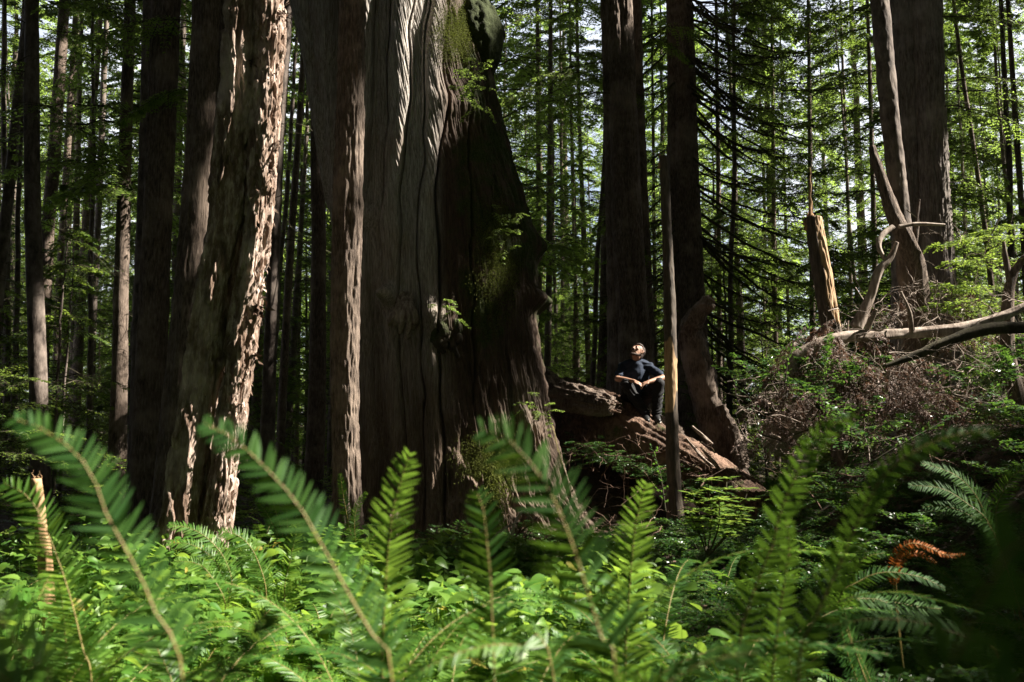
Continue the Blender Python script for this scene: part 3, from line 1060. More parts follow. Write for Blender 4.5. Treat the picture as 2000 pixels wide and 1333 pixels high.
limb_thing('dead_snag', 'crooked dead snag leaning in front of the big ridged cedar', 'dead tree',
           [[(1800, 720, 10.6, 40), (1796, 600, 10.4, 36), (1788, 520, 10.3, 34), (1768, 468, 10.2, 34), (1748, 425, 10.2, 26), (1728, 370, 10.2, 20), (1712, 320, 10.2, 16), (1702, 286, 10.2, 9)],
            [(1778, 500, 10.2, 8), (1790, 450, 10.2, 7), (1796, 390, 10.2, 4)]], 'strip', disp=d_strip(.014, .006, 91))
gap_line(P(1702, 290, 10.2), P(1760, 430, 10.2), .05, 5)
limb_thing('bleached_branch', 'pale bleached crooked branch looping in front of the trunks on the right', 'dead branch',
           [[(1672, 640, 9.9, 26), (1700, 580, 9.9, 16), (1716, 530, 9.9, 15), (1738, 505, 9.9, 11), (1752, 474, 9.9, 7)],
            [(1732, 512, 9.9, 7), (1717, 484, 9.9, 8), (1722, 462, 9.95, 10), (1744, 444, 10.0, 9)],
            [(1756, 444, 10.0, 7), (1790, 438, 10.0, 6), (1845, 440, 10.0, 4)]], 'dead', part='limb')
gap_line(P(1700, 580, 9.9), P(1750, 470, 9.9), .14, 4)

# ---- fallen wood under and around the man
limb_thing('nurse_log', 'large rotting log sloping down to the right under the man\'s feet', 'log',
           [[(1090, 800, 14.4, 120), (1180, 830, 13.7, 120), (1262, 876, 13.12, 104), (1330, 908, 12.8, 96), (1400, 950, 12.5, 92), (1470, 1005, 12.0, 96), (1560, 1080, 11.5, 90)]], 'log',
           segs=120, n=240, disp=lambda th, s, p, r: .035 * fbm(p * 4, 3, 7) + .05 * (1 - 2 * np.abs(fbm(np.stack([np.cos(th) * r * 22, np.sin(th) * r * 22, s * 1.8], -1), 3, 9))) + .014 * fbm(p * 40, 2, 3))
bl, bl0 = limb_thing('broken_log', 'short weathered log with a split end pointing right, left of the man', 'log',
           [[(1040, 745, 13.6, 60), (1090, 770, 13.4, 50), (1150, 785, 13.1, 40), (1180, 790, 12.95, 34), (1196, 793, 12.88, 26)]], 'strip', segs=110, n=180, disp=lambda th, s, p, r: d_strip(.045, .015, 17, .12, 5)(th, s, p, r) + .02 * fbm(p * 12, 3, 4))
rgl = np.random.default_rng(77)
for j in range(14):
    a_ = rgl.uniform(0, 6.28)
    o_ = np.array([0, math.sin(a_) * .07, math.cos(a_) * .07])
    mb = MB()
    p0, p1 = P(1168 + rgl.uniform(0, 14), 789, 12.98) + o_, P(1196 + rgl.uniform(0, 20), 794, 12.85) + o_ * rgl.uniform(.7, 1.2)
    k_ = np.linspace(0, 1, 8)[:, None]
    sweep(mb, p0 * (1 - k_) + p1 * k_ + rgl.normal(0, .004, (8, 3)), np.linspace(.03, .006, 8), 8, squash=.6)
    mb.build('splinter', M['log'], bl, base=bl0)
limb_thing('seat_log', 'dark mossy log in deep shade that the man sits on', 'log',
           [[(1105, 850, 14.6, 90), (1180, 835, 14.0, 92), (1245, 832, 13.68, 70), (1300, 850, 13.9, 56), (1345, 880, 14.2, 50)]], 'strip', segs=70, n=120, disp=d_strip(.03, .01, 19, .05, 5))
gap_line(P(1275, 845, 12.95), P(1390, 905, 12.5), .24, 6)
gap(P(1190, 778, 12.9), .14)
gap_line(P(1306, 690, 11.15), P(1308, 790, 11.15), .04, 4)

gap(P(1150, 772, 13.0), .12)
for i, c in enumerate([[(1352, 833, 12.4, 4), (1366, 846, 12.4, 6), (1380, 858, 12.4, 5), (1392, 867, 12.4, 3)],
                       [(1340, 856, 12.3, 3), (1356, 876, 12.3, 5), (1378, 900, 12.3, 6), (1400, 918, 12.3, 4)],
                       [(1368, 873, 12.2, 3), (1382, 890, 12.2, 5), (1396, 906, 12.2, 7), (1408, 920, 12.2, 6)]]):
    lab = ['uppermost of three bright wood splinters beside the sloping log', 'longest of three bright wood splinters beside the sloping log', 'lowest of three bright wood splinters beside the sloping log'][i]
    mb = MB()
    b = P(*c[-1][:3])
    limb(mb, c, 12, 30, lambda th, s, p, r: r * .3 * np.sin(th * 3 + s * 20))
    o = mb.build('wood_splinter', M['dead'], base=b)
    tag(o, lab, 'splinter', 'splinters of split wood beside the log')
    gap_line(P(*c[1][:3]), P(*c[-2][:3]), .07, 3)

limb_thing('fallen_branch', 'thick fallen limb arching across the brush on the right, lit on top', 'dead branch',
           [[(1600, 765, 9.0, 14), (1562, 742, 9.0, 20), (1548, 712, 9.0, 24), (1580, 684, 9.0, 24), (1640, 661, 9.0, 22), (1720, 655, 9.1, 20), (1790, 650, 9.2, 18), (1860, 645, 9.2, 22), (1930, 628, 9.2, 18), (2010, 596, 9.2, 15), (2090, 560, 9.2, 14)],
            [(1690, 655, 9.05, 9), (1700, 628, 9.0, 8), (1712, 605, 8.95, 4)], [(1780, 650, 9.1, 8), (1776, 610, 9.0, 6), (1760, 570, 8.95, 3)]], 'dead', disp=d_strip(.008, .004, 27))
limb_thing('fallen_branch', 'dark lower fallen branch slanting up to the right edge across the brush', 'dead branch',
           [[(1728, 716, 8.7, 6), (1790, 694, 8.7, 14), (1850, 668, 8.7, 18), (1920, 645, 8.7, 22), (2000, 640, 8.7, 22), (2080, 640, 8.7, 22)]], 'branch')
limb_thing('forked_snag', 'dark forked dead stem at the far right among bright green boughs', 'dead tree',
           [[(1992, 800, 9.6, 34), (1970, 700, 9.6, 26), (1968, 600, 9.6, 22), (1976, 545, 9.6, 16), (1998, 508, 9.6, 12), (2030, 480, 9.6, 10)],
            [(1974, 550, 9.6, 14), (1964, 505, 9.6, 9), (1960, 472, 9.6, 5)]], 'strip')
gap_line(P(1590, 670, 9), P(1780, 640, 9), .12, 8)

limb_thing('rotten_log', 'short chunk of pale rotten log under hanging dead sprays, right of the leaning stump', 'log',
           [[(1505, 872, 10.6, 46), (1530, 845, 10.5, 48), (1556, 815, 10.4, 40), (1572, 795, 10.3, 20)]], 'dead', segs=60, disp=d_strip(.03, .01, 14, .1, 4))
gap_line(P(1515, 850, 10.4), P(1570, 800, 10.3), .2, 4)
t, b0 = snag('broken_sapling', 'small orange broken stem standing behind the bright fern at the left', [(71, 935, 17), (76, 975, 18), (82, 1040, 20), (90, 1110, 24)], 4.6, 'orange', d_strip(.006, .003, 5), 30,
             [(66, 945, 920, 6), (73, 945, 922, 7), (78, 950, 926, 5)], 6, 'dead stem', 60)
gap_line(P(72, 930, 4.6), P(82, 1000, 4.6), .07, 3)

# ------------------------------------------------------------------ drooping boughs of the dark cedar
def drooping():
    rng = np.random.default_rng(11)
    b0 = T7b
    for i in range(88):
        z = rng.uniform(2.4, 10.2)
        right = rng.uniform() < .72
        az = rng.uniform(-1.1, .9) if right else math.pi + rng.uniform(-.9, .9)
        L = rng.uniform(1.6, 3.5) * (1.0 if right else .55)
        k = int(np.argmin(np.abs(T7p[:, 2] - z)))
        st = T7p[k] + np.array([math.cos(az), math.sin(az), 0]) * T7r[k] * .7
        t = np.linspace(0, 1, 12)
        bend = rng.normal(0, .25)
        q = np.stack([st[0] + math.cos(az) * L * t - math.sin(az) * bend * t * t, st[1] + math.sin(az) * L * t + math.cos(az) * bend * t * t,
                      st[2] - L * (.95 * t - .5 * t ** 2.6) * rng.uniform(.45, 1.15)], 1) + rng.normal(0, .035, (12, 3)) * t[:, None]
        mb = MB()
        sweep(mb, q, .021 * (1.1 - t) ** .7 * (.6 + L / 5), 6, lambda th, s, p, r: r * .35 * vnoise(p * 14, 3))
        m = 22
        tj = rng.uniform(.15, 1, m)
        sp = np.stack([np.interp(tj, t, q[:, c]) for c in range(3)], 1)
        dv = np.stack([np.cos(az) + rng.normal(0, .7, m), np.sin(az) + rng.normal(0, .7, m), rng.normal(-.25, .35, m)], 1)
        ll = rng.uniform(.2, .9, m)[:, None]
        kk = np.linspace(0, 1, 5)
        pp = sp[:, None] + norm(dv)[:, None] * (ll * kk)[..., None] - np.array([0, 0, 1.]) * (.35 * ll * kk ** 2)[..., None] + rng.normal(0, .012, (m, 5, 3))
        tubes(mb, pp, np.tile(.007 * (1.1 - kk), (m, 1)), 0, 4)
        # beards of moss and a little foliage towards the tips
        n = 60
        tj = rng.uniform(.1, 1, n)
        sp = np.stack([np.interp(tj, t, q[:, c]) for c in range(3)], 1)
        leaves(mb, sp, np.stack([rng.normal(0, .3, n), rng.normal(0, .3, n), -np.ones(n)], 1), rng.normal(0, 1, (n, 3)), rng.uniform(.03, .12, n), .025, 1)
        if rng.uniform() < .8:
            sprays(mb, q[-5:-1], np.tile([math.cos(az), math.sin(az), -.3], (4, 1)) + rng.normal(0, .5, (4, 3)), .65, rng, .4, .15, 8, 4, .4, .05, .02, wood=0, green=2, rad=.006)
        mb.build('bough', [M['branch'], M['mossy'], M['fir']], T7, base=b0)


drooping()

# ------------------------------------------------------------------ the wood behind: trees with shared crowns
def crown_mesh(name, seed, H, z0, R, nb, leafm, M_=13, K=4, leaf=.115, lw=.045, top_pow=.8, dead=26, droop=.45):
    rng = np.random.default_rng(seed)
    z = z0 + (H - z0) * rng.uniform(0, 1, nb) ** 1.45
    f = (z - z0) / (H - z0)
    L = R * (1 - f) ** top_pow * rng.uniform(.55, 1.15, nb) * np.clip(.45 + f * 5, .45, 1) + .25
    az = rng.uniform(0, 2 * np.pi, nb)
    # clumpy: branches gather in whorls on some sides
    d = np.stack([np.cos(az), np.sin(az), rng.normal(.02, .12, nb)], 1)
    st = np.stack([0 * z, 0 * z, z], 1)
    mb = MB()
    sprays(mb, st, d, L, rng, droop, .18, M_, K, .34, leaf, lw, t0=.22, wood=1, green=0, rad=.016)
    # dead lower twigs with hardly any needles
    zd = rng.uniform(.8, z0 + 2.5, dead)
    azd = rng.uniform(0, 2 * np.pi, dead)
    sprays(mb, np.stack([0 * zd, 0 * zd, zd], 1), np.stack([np.cos(azd), np.sin(azd), rng.normal(-.05, .2, dead)], 1), rng.uniform(.4, R * .75, dead), rng,
           .3, .1, 6, 2, .4, .07, .018, t0=.3, wood=1, green=0, rad=.009, leafprob=.18)
    return mb.mesh(name, [leafm, M['branch']])


def plain_trunk_mesh(name, H, r0, seed, mat):
    rng = np.random.default_rng(seed)
    n = 40
    z = np.linspace(-.4, H, n)
    p = np.stack([np.cumsum(rng.normal(0, .012, n)), np.cumsum(rng.normal(0, .012, n)), z], 1)
    p[:, :2] -= p[2, :2]
    mb = MB()
    sweep(mb, p, r0 * np.clip(1 - z / H, .03, 1) ** .75 + .0, 14, lambda th, s, q, r: r * .10 * vnoise(np.stack([np.cos(th) * 3, np.sin(th) * 3, s * 2], -1), seed), horizontal=True)
    return mb.mesh(name, mat)


CR = {
    'a': crown_mesh('crown_a', 1, 20, 3.5, 3.1, 140, M['fir']),
    'b': crown_mesh('crown_b', 2, 22, 5.5, 3.2, 135, M['fir']),
    'c': crown_mesh('crown_c', 3, 17, 2.5, 2.8, 125, M['firdark']),
    'd': crown_mesh('crown_d', 4, 9, 1.0, 2.0, 90, M['fir'], 12, 4, .085, .03),
    'e': crown_mesh('crown_e', 5, 5.5, .4, 1.5, 46, M['firbright'], 11, 4, .065, .025, dead=6),
    'g': crown_mesh('crown_g', 7, 17, 11.5, 1.6, 26, M['firdark'], dead=64),
    'f': crown_mesh('crown_f', 6, 24, 10.5, 3.2, 85, M['firdark']),
}
CRH = dict(a=20, b=22, c=17, d=9, e=5.5, f=24, g=17)
TRM = {k: plain_trunk_mesh('stem_' + k, CRH[k], r, i, M['strip'] if i % 2 else M['grey']) for i, (k, r) in enumerate([('a', .16), ('b', .20), ('c', .13), ('d', .065), ('e', .035), ('f', .24), ('g', .075)])}


def link(name, me, parent, loc=(0, 0, 0), rz=0, sc=1):
    o = bpy.data.objects.new(name, me)
    COL.objects.link(o)
    o.parent = parent
    o.location = tuple(float(c) for c in loc)
    o.rotation_euler = (0, 0, rz)
    o.scale = (sc, sc, sc)
    return o


NCOPY = {}


def wood_tree(x, y, kind, label, group=None, sc=1.0, rz=None, lean=(0, 0), cat='tree', name='hemlock'):
    rz = random.uniform(0, 6.28) if rz is None else rz
    t = thing(name, label, cat, (x, y, float(ground(x, y)) - .05), group)
    t.rotation_euler = (lean[0], lean[1], rz)
    t.scale = (sc, sc, sc)
    link('trunk', TRM[kind], t)
    link('crown', CR[kind], t)
    return t


# trunks that the photograph shows one by one: (ctrl rows, depth, crown kind, label)
SHOWN = [
    ([(64, -40, 27), (62, 0, 27), (64, 400, 30), (76, 800, 34)], 15, 'f', 'straight grey trunk near the left edge, second trunk in from that edge', 'grey'),
    ([(52, 60, 18), (40, 150, 19), (22, 330, 20), (2, 520, 22), (-20, 760, 24)], 18, 'g', 'trunk slanting off the left edge of the photo in its upper half', 'grey'),
    ([(128, -20, 20), (122, 60, 22), (108, 280, 24), (94, 450, 24), (82, 700, 26), (76, 820, 26)], 22, 'g', 'leaning trunk with sunlit patches just right of the straight grey trunk near the left edge', 'strip'),
    ([(140, 150, 12), (128, 350, 13), (116, 560, 14), (108, 780, 15)], 26, 'g', 'thin trunk just right of the leaning patchily lit trunk at the left', 'strip'),
    ([(209, 20, 9), (203, 150, 11), (193, 400, 13), (183, 600, 14), (176, 800, 14)], 25, 'g', 'thin pale sunlit trunk against the bright gap in the upper left', 'grey'),
    ([(246, 250, 24), (240, 450, 27), (234, 700, 30), (230, 860, 34)], 17, 'b', 'trunk with a pale sunlit patch halfway up, left of the grey scaly trunk', 'strip'),
    ([(150, 380, 12), (146, 600, 13), (140, 850, 14)], 30, 'g', 'thin shaded trunk left of the thin pale sunlit trunk', 'strip'),
    ([(560, 60, 20), (547, 250, 23), (534, 500, 25), (524, 800, 28), (520, 900, 30)], 16.5, 'f', 'trunk between the leaning sunlit tree and the giant cedar, lit in its upper part', 'grey'),
    ([(594, 90, 11), (584, 250, 13), (566, 500, 15), (552, 780, 17)], 21, 'g', 'thin dark trunk nearest the giant cedar\'s left side, slanting slightly', 'strip'),
    ([(620, 330, 28), (622, 500, 30), (618, 800, 34), (612, 930, 38)], 15.5, 'f', 'shaded trunk directly left of the slim brown trunk and beneath the cedar\'s grey flank', 'strip'),
    ([(500, 300, 16), (505, 600, 18), (500, 820, 20)], 24, 'g', 'dim trunk in the shadow right beside the leaning sunlit tree', 'strip'),
    ([(585, 560, 8), (580, 820, 9)], 30, 'g', 'very thin stem low between two trunks left of the giant cedar', 'strip'),
    ([(1050, 120, 8), (1051, 250, 9), (1052, 420, 10), (1056, 740, 11)], 27, 'g', 'thin black stem just right of the giant cedar\'s mossy side', 'strip'),
    ([(1074, 330, 11), (1072, 550, 13), (1068, 760, 14)], 24, 'b', 'thin trunk standing beside the lower mossy bulge of the giant cedar', 'grey'),
    ([(1096, 260, 6), (1098, 500, 7), (1100, 760, 8)], 33, 'g', 'hair-thin stem midway between the giant cedar and the double-columned cedar', 'strip'),
    ([(1118, 320, 7), (1124, 560, 8), (1130, 770, 9)], 31, 'g', 'thin dark stem, left of a close pair between the two cedars', 'strip'),
    ([(1135, 330, 9), (1144, 560, 10), (1150, 770, 11)], 28, 'g', 'thin dark stem, right of a close pair between the two cedars', 'strip'),
    ([(1186, 260, 17), (1182, 500, 20), (1178, 740, 24)], 21, 'g', 'dark trunk immediately left of the double-columned cedar', 'strip'),
    ([(1580, 110, 7), (1582, 300, 9), (1585, 480, 10), (1588, 720, 12)], 24, 'g', 'thin black straight stem right behind the splintered snag', 'strip'),
    ([(1510, 250, 7), (1512, 500, 9), (1516, 740, 10)], 28, 'b', 'thin dark stem under the tips of the drooping branches', 'strip'),
    ([(1530, 290, 5), (1536, 500, 6), (1542, 740, 7)], 34, 'g', 'hair-thin stem just left of the splintered snag', 'strip'),
    ([(1650, 240, 6), (1658, 450, 7), (1664, 660, 8)], 30, 'g', 'thin stem right of the splintered snag against the bright gap', 'strip'),
    ([(1703, 300, 9), (1708, 480, 10), (1712, 660, 11)], 25, 'g', 'dark stem left of the leaning scaly trunk, behind the crooked snag', 'strip'),
    ([(1888, 200, 8), (1908, 330, 9), (1930, 500, 10), (1950, 700, 12)], 24, 'g', 'thin slanting stem right of the big ridged cedar', 'strip'),
    ([(1978, 150, 10), (1990, 330, 11), (2000, 480, 12), (2010, 700, 13)], 22, 'g', 'dark stem at the right edge of the photo above the green boughs', 'strip'),
    ([(1404, 460, 9), (1405, 620, 10), (1406, 800, 11)], 25, 'b', 'dark thin stem just right of the leaning broken trunk', 'strip'),
    ([(1440, 520, 7), (1442, 620, 8), (1446, 790, 9)], 28, 'g', 'thinner of two dark stems right of the leaning broken trunk', 'strip'),
    ([(1276, 300, 6), (1278, 500, 7), (1282, 760, 8)], 27, 'g', 'thin stem in the gap left of the broken pole by the man', 'strip'),
]
for i, (ctrl, d, ck, lab, mt) in enumerate(SHOWN):
    path, rad = trunk_path(ctrl, d, 20.0, 60, 12)
    base = path[0].copy()
    t = thing('hemlock', lab, 'tree', base)
    mb = MB()
    sweep(mb, path, rad, 24, d_grey(.010, i), horizontal=True)
    mb.build('trunk', M[mt], t, base=base)
    k = int(np.argmin(np.abs(path[:, 2] - 8)))
    link('crown', CR[ck], t, (path[k][0] - base[0], path[k][1] - base[1], 0.6 if ck == 'f' else 0), random.uniform(0, 6.28))
BGX = []
rs = random.Random(77)
ANCH = []

def far_label(px, d):
    if px < 330:
        w = 'at the far left'
    elif px < 640:
        w = 'behind the leaning sunlit tree'
    elif px < 1050:
        w = 'behind the giant cedar'
    elif px < 1310:
        w = 'between the giant and double-columned cedars'
    elif px < 1580:
        w = 'behind the drooping branches'
    elif px < 1740:
        w = 'right of the splintered snag'
    else:
        w = 'behind the right-hand cedars'
    return w


bands = [(19, 27, 12, 'acdd', .9), (27, 38, 30, 'aabdd', 1.0), (38, 56, 36, 'abdd', 1.05), (56, 85, 44, 'abcd', 1.1)]
for (d0, d1, n, kinds, sc) in bands:
    k = 0
    tries = 0
    while k < n and tries < 4000:
        tries += 1
        d = rs.uniform(d0, d1)
        px = rs.uniform(-260, 2260)
        x = (px - 1000) / FP * d
        if any((x - a) ** 2 + (d - b) ** 2 < (1.7 + d * .03) ** 2 for a, b in ANCH):
            continue
        if d < 34 and (1085 < px < 1175 or 1500 < px < 1700 or 150 < px < 210) and rs.random() < .8:
            continue
        if d > 38 and (1540 < px < 1700 or 350 < px < 400 or 130 < px < 250) and rs.random() < .75:
            continue
        ANCH.append((x, d))
        kd = rs.choice(kinds)
        w = far_label(px, d)
        dist = 'nearer' if d < 30 else ('farther' if d < 50 else 'farthest')
        sz = {'a': 'tall', 'b': 'tall', 'c': 'tall dark-needled', 'd': 'small'}[kd]
        wood_tree(x, d, kd, '%s hemlock of the %s trees %s' % (sz, dist, w), '%s %s hemlocks %s' % (dist, sz, w), sc * rs.uniform(.85, 1.2), rs.uniform(0, 6.28), (rs.gauss(0, .015), rs.gauss(0, .015)))
        k += 1
for i in range(60):
    d = rs.uniform(19, 46)
    px = rs.uniform(-40, 2040)
    if 660 < px < 1030:
        continue
    x = (px - 1000) / FP * d
    w = far_label(px, d)
    dist = 'nearer' if d < 30 else 'farther'
    wood_tree(x, d, 'g', 'thin pole-like hemlock with bare dead twigs, %s row, %s' % (dist, w), 'pole-like hemlocks, %s row, %s' % (dist, w), rs.uniform(.8, 1.25), rs.uniform(0, 6.28), (rs.gauss(0, .03), rs.gauss(0, .03)), name='pole_hemlock')
# low young hemlocks filling the middle distance
for i in range(96):
    d = rs.uniform(15, 40)
    px = rs.uniform(-80, 2080)
    if 640 < px < 1060 and d < 20:
        continue
    if 1060 < px < 1480 and d < 17.5:
        continue
    x = (px - 1000) / FP * d
    kd = 'd' if rs.random() < .45 and d > 20 else 'e'
    w = far_label(px, d)
    sz = 'young bushy' if kd == 'e' else 'small'
    dist = 'nearer' if d < 24 else 'farther'
    wood_tree(x, d, kd, '%s hemlock growing low, %s row, %s' % (sz, dist, w), 'low %s hemlocks among %s trunks %s' % (sz, dist, w), rs.uniform(.45, 1.0), name='young_hemlock')

rgf = np.random.default_rng(301)
n = 5200
yy = rgf.uniform(42, 110, n)
xx = rgf.uniform(-.62, .62, n) * yy
mbf = MB()
azf = rgf.uniform(0, 6.28, n)
hz = rgf.uniform(0, 1, n) ** 1.5 * (8 + 3 * vnoise(np.stack([xx * .15, yy * .15, xx * 0], -1), 5))
sprays(mbf, np.stack([xx, yy, ground(xx, yy) + hz], 1), np.stack([np.cos(azf), np.sin(azf), rgf.uniform(-.1, .5, n)], 1), rgf.uniform(1.2, 2.6, n), rgf, .4, .15, 7, 3, .4, .30, .12, wood=1, green=0, rad=.02)
tag(mbf.build('far_undergrowth', [M['fir'], M['branch']]), 'mass of low foliage closing the view between the farthest trunks', 'undergrowth', None, 'stuff')

# ------------------------------------------------------------------ bright boughs on the right, sprigs and saplings
rng = np.random.default_rng(21)


def bough_plant(name, label, cat, base, starts, dirs, L, mat, leaf=.03, lw=.012, M_=14, K=7, twig=.42, droop=.3, rad=.007, stem=None, group=None, lit=0, hang=.1):
    t = thing(name, label, cat, base, group)
    base = np.asarray(base, float)
    for i, (s_, d_, l_) in enumerate(zip(starts, dirs, L)):
        mb = MB()
        sprays(mb, [s_], [d_], [l_], rng, droop, .12, M_, K, twig, leaf, lw, wood=1, green=0, rad=rad, hang=hang)
        if stem is not None:
            p = spline([base, base * .5 + np.asarray(s_) * .5 + rng.normal(0, .03, 3), s_], 12)
            sweep(mb, p, np.linspace(stem, rad, 12), 6, mat=1)
        mb.build('bough', [M[mat], M['branch']], t, base=base)
    return t


d = 10.5
b = P(2060, 820, d)
st, dv, L = [], [], []
for (x, y, dd, l, az, el) in [(2040, 470, 10.4, 1.2, 180, .05), (2050, 520, 10.0, 1.15, 188, .1), (2030, 560, 10.8, 1.3, 174, .0), (2060, 600, 10.2, 1.4, 183, .1), (1990, 610, 10.9, .9, 190, .1),
                           (2040, 440, 10.9, .9, 176, -.05), (1960, 580, 10.6, .9, 186, .2), (2050, 660, 10.4, 1.3, 180, .1)]:
    st.append(P(x, y, dd))
    dv.append([math.cos(math.radians(az)), math.sin(math.radians(az)), el])
    L.append(l)
bough_plant('young_hemlock', 'bright yellow-green hemlock boughs reaching in from the right edge above the fallen limb', 'tree', b, st, dv, L, 'firbright', .042, .018, 20, 9, .5, .22, .006, .02)
for (x, y) in [(1860, 500), (1950, 520), (1990, 540), (1880, 640), (1950, 640), (1880, 470), (1930, 480), (1985, 470), (1900, 540), (1960, 560), (1850, 580), (1900, 610), (1990, 590), (1830, 560)]:
    gap(P(x, y, 10.4), .5)
b = P(1830, 700, 10.8)
st = [P(1835, 590, 10.8), P(1838, 560, 10.9), P(1842, 620, 10.6), P(1850, 580, 10.7)]
bough_plant('young_hemlock', 'small sprig of bright young hemlock in front of the foot of the big ridged cedar', 'tree', b, st, [[-.9, -.2, .1], [-.5, .5, .3], [.8, -.3, .1], [.2, -1, .2]], [.34, .3, .42, .3], 'firbright', .03, .012, 10, 6, .45, .2, .004, .008)

# shade-dwelling sprigs at the left edge
b = P(-20, 920, 8)
bough_plant('young_hemlock', 'dark green young hemlock reaching in low at the left edge behind the ferns', 'tree', b, [P(-40, 740, 8), P(-50, 800, 8.3), P(-40, 850, 7.8), P(-60, 890, 8)], [[1, .1, .1], [1, -.1, .15], [1, .2, .1], [1, 0, .05]], [.5, .7, .75, .8], 'fir', .03, .012, 12, 6, .42, .25, .006, .012)

# leafy huckleberry stems standing up from the brush on the right
def leafy_stem(name, label, ctrl, d, n, ll, cat='shrub', mat='shrub', side=None, group=None, sway=.02):
    rows = np.array([P(x, y, d + o) for x, y, o in ctrl])
    p = spline(rows, 30)
    base = p[0].copy()
    mb = MB()
    sweep(mb, p, np.linspace(.006, .0015, 30), 6, mat=1)
    k = np.linspace(.15, 1, n)
    q = np.stack([np.interp(k, np.linspace(0, 1, 30), p[:, c]) for c in range(3)], 1)
    T = norm(np.gradient(q, axis=0))
    a = rng.uniform(0, 6.28, n)
    s_, u_ = perp2(T)
    sg = np.where(np.arange(n) % 2, 1, -1)[:, None]
    dv = s_ * sg * .9 + u_ * rng.normal(.1, .3, (n, 1)) + T * .4 + rng.normal(0, .2, (n, 3))
    nn = u_ + rng.normal(0, .35, (n, 3))
    # twiglets with leaves
    for f in (.0, .55, 1.0):
        off = norm(dv) * (ll * 1.6 * f)
        leaves(mb, q + off, dv + rng.normal(0, .35, (n, 3)), nn + rng.normal(0, .2, (n, 3)), ll * rng.uniform(.7, 1.2, n), ll * .55, 0, .05)
    o = mb.build(name, [M[mat], M['branch']], base=base)
    tag(o, label, cat, group)
    return o


leafy_stem('huckleberry', 'upright thin stem of small round bright leaves left of the hanging dead sprays', [(1532, 760, 0), (1540, 700, 0), (1556, 660, .05), (1590, 640, .1)], 8.6, 16, .045)
leafy_stem('huckleberry', 'tall thin stem of tiny leaves rising in front of the rotten log', [(1612, 880, 0), (1612, 800, 0), (1610, 740, 0), (1611, 715, 0)], 8.2, 18, .03)
leafy_stem('huckleberry', 'long arching stem of small light leaves sloping up right over the dark bank', [(1700, 905, 0), (1760, 868, 0), (1830, 830, .05), (1890, 795, .1), (1945, 755, .2)], 7.0, 44, .032)
leafy_stem('huckleberry', 'thin horizontal leafy shoot reaching left from the sloping leafy stem', [(1770, 850, 0), (1720, 862, 0), (1660, 870, .1)], 6.8, 24, .028)
leafy_stem('huckleberry', 'slender upright shoot with small paired leaves right of the tall right-hand fern tip', [(1300, 1000, 0), (1292, 940, 0), (1284, 905, 0), (1275, 880, 0)], 6.2, 16, .03)
leafy_stem('huckleberry', 'thin leafy runner at middle right below the leaning broken trunk', [(1500, 930, 0), (1470, 790, .1), (1440, 760, .2), (1430, 735, .2)], 9.5, 20, .035)
for x, y, dd in [(1540, 700, 8.6), (1610, 760, 8.2), (1760, 868, 7), (1850, 820, 7), (1920, 775, 7.1), (1700, 865, 6.8), (1285, 920, 6.2)]:
    gap(P(x, y, dd), .13)

for i, (x, y, dd, lab) in enumerate([(1600, 740, 8.8, 'under the bend of the arching fallen limb'), (1700, 700, 9.3, 'below the middle of the arching fallen limb'), (1900, 740, 9.0, 'below the dark fallen branch at the far right'),
                                    (1650, 830, 8.3, 'on the brush right of the rotten log'), (1960, 700, 9.4, 'at the foot of the forked dead stem'), (1480, 720, 10.2, 'between the leaning stump and the hanging dead sprays')]):
    b = P(x, y + 60, dd)
    st = [P(x + rng.normal(0, 30), y + 30 + rng.normal(0, 15), dd + rng.normal(0, .2)) for _ in range(7)]
    dv = [[rng.normal(0, .8), rng.normal(-.2, .5), rng.uniform(.3, 1.0)] for _ in range(7)]
    bough_plant('huckleberry', 'small-leaved green shrub growing ' + lab, 'shrub', b, st, dv, [rng.uniform(.35, .6) for _ in range(7)], 'shrub', .042, .026, 8, 4, .5, .3, .004, .006)
    gap(P(x, y, dd), .2)

# whorled seedling shrub in the sun
def whorled(name, label, stems, d):
    base = P(stems[0][0], stems[0][1] + 150, d)
    base[2] = max(base[2], float(ground(base[0], base[1])))
    t = thing(name, label, 'shrub', base)
    for (x, y, o, r) in stems:
        mb = MB()
        top = P(x, y, d + o)
        p = spline([base, base * .4 + top * .6 + np.array([.02, 0, -.03]), top], 16)
        sweep(mb, p, np.linspace(.006, .003, 16), 6, mat=1)
        for f, rr in ((1, r), (.88, r * 1.2), (.76, r * 1.3), (.64, r * 1.3), (.5, r * 1.2)):
            c = base * (1 - f) + top * f if f < 1 else top
            if f < 1:
                c = p[int(f * 15)]
            n = 9
            a = np.linspace(0, 6.28, n, endpoint=False) + rng.uniform(0, 3)
            dv = np.stack([np.cos(a), np.sin(a), rng.uniform(-.05, .35, n)], 1)
            ln = rr * rng.uniform(.75, 1.1, n)
            pc = c + 0 * dv
            # each leaf in three hinged pieces so it arches
            for s0, s1, w0 in ((0, .55, .8), (.4, 1, 1)):
                leaves(mb, pc + dv * (ln * s0)[:, None] + np.array([0, 0, -.1]) * (ln * s0 ** 2)[:, None], dv + np.array([0, 0, -.35]) * s0, np.tile([0, 0, 1.], (n, 1)) + rng.normal(0, .15, (n, 3)), ln * (s1 - s0) * 1.15, ln * .30, 0, .04)
        mb.build('stem', [M['firbright' if r > .06 else 'shrub'], M['branch']], t, base=base)
    return t


whorled('rhododendron', 'leafy plant with star-shaped whorls of pale sunlit leaves left of the dark bank', [(1382, 938, 0, .085), (1352, 965, .1, .075), (1405, 975, -.1, .08), (1440, 990, .1, .07), (1345, 1000, -.1, .07), (1420, 935, .2, .07), (1462, 955, .2, .075)], 5.6)
for x, y in [(1380, 945), (1400, 980), (1350, 970), (1440, 990)]:
    gap(P(x, y, 5.6), .13)

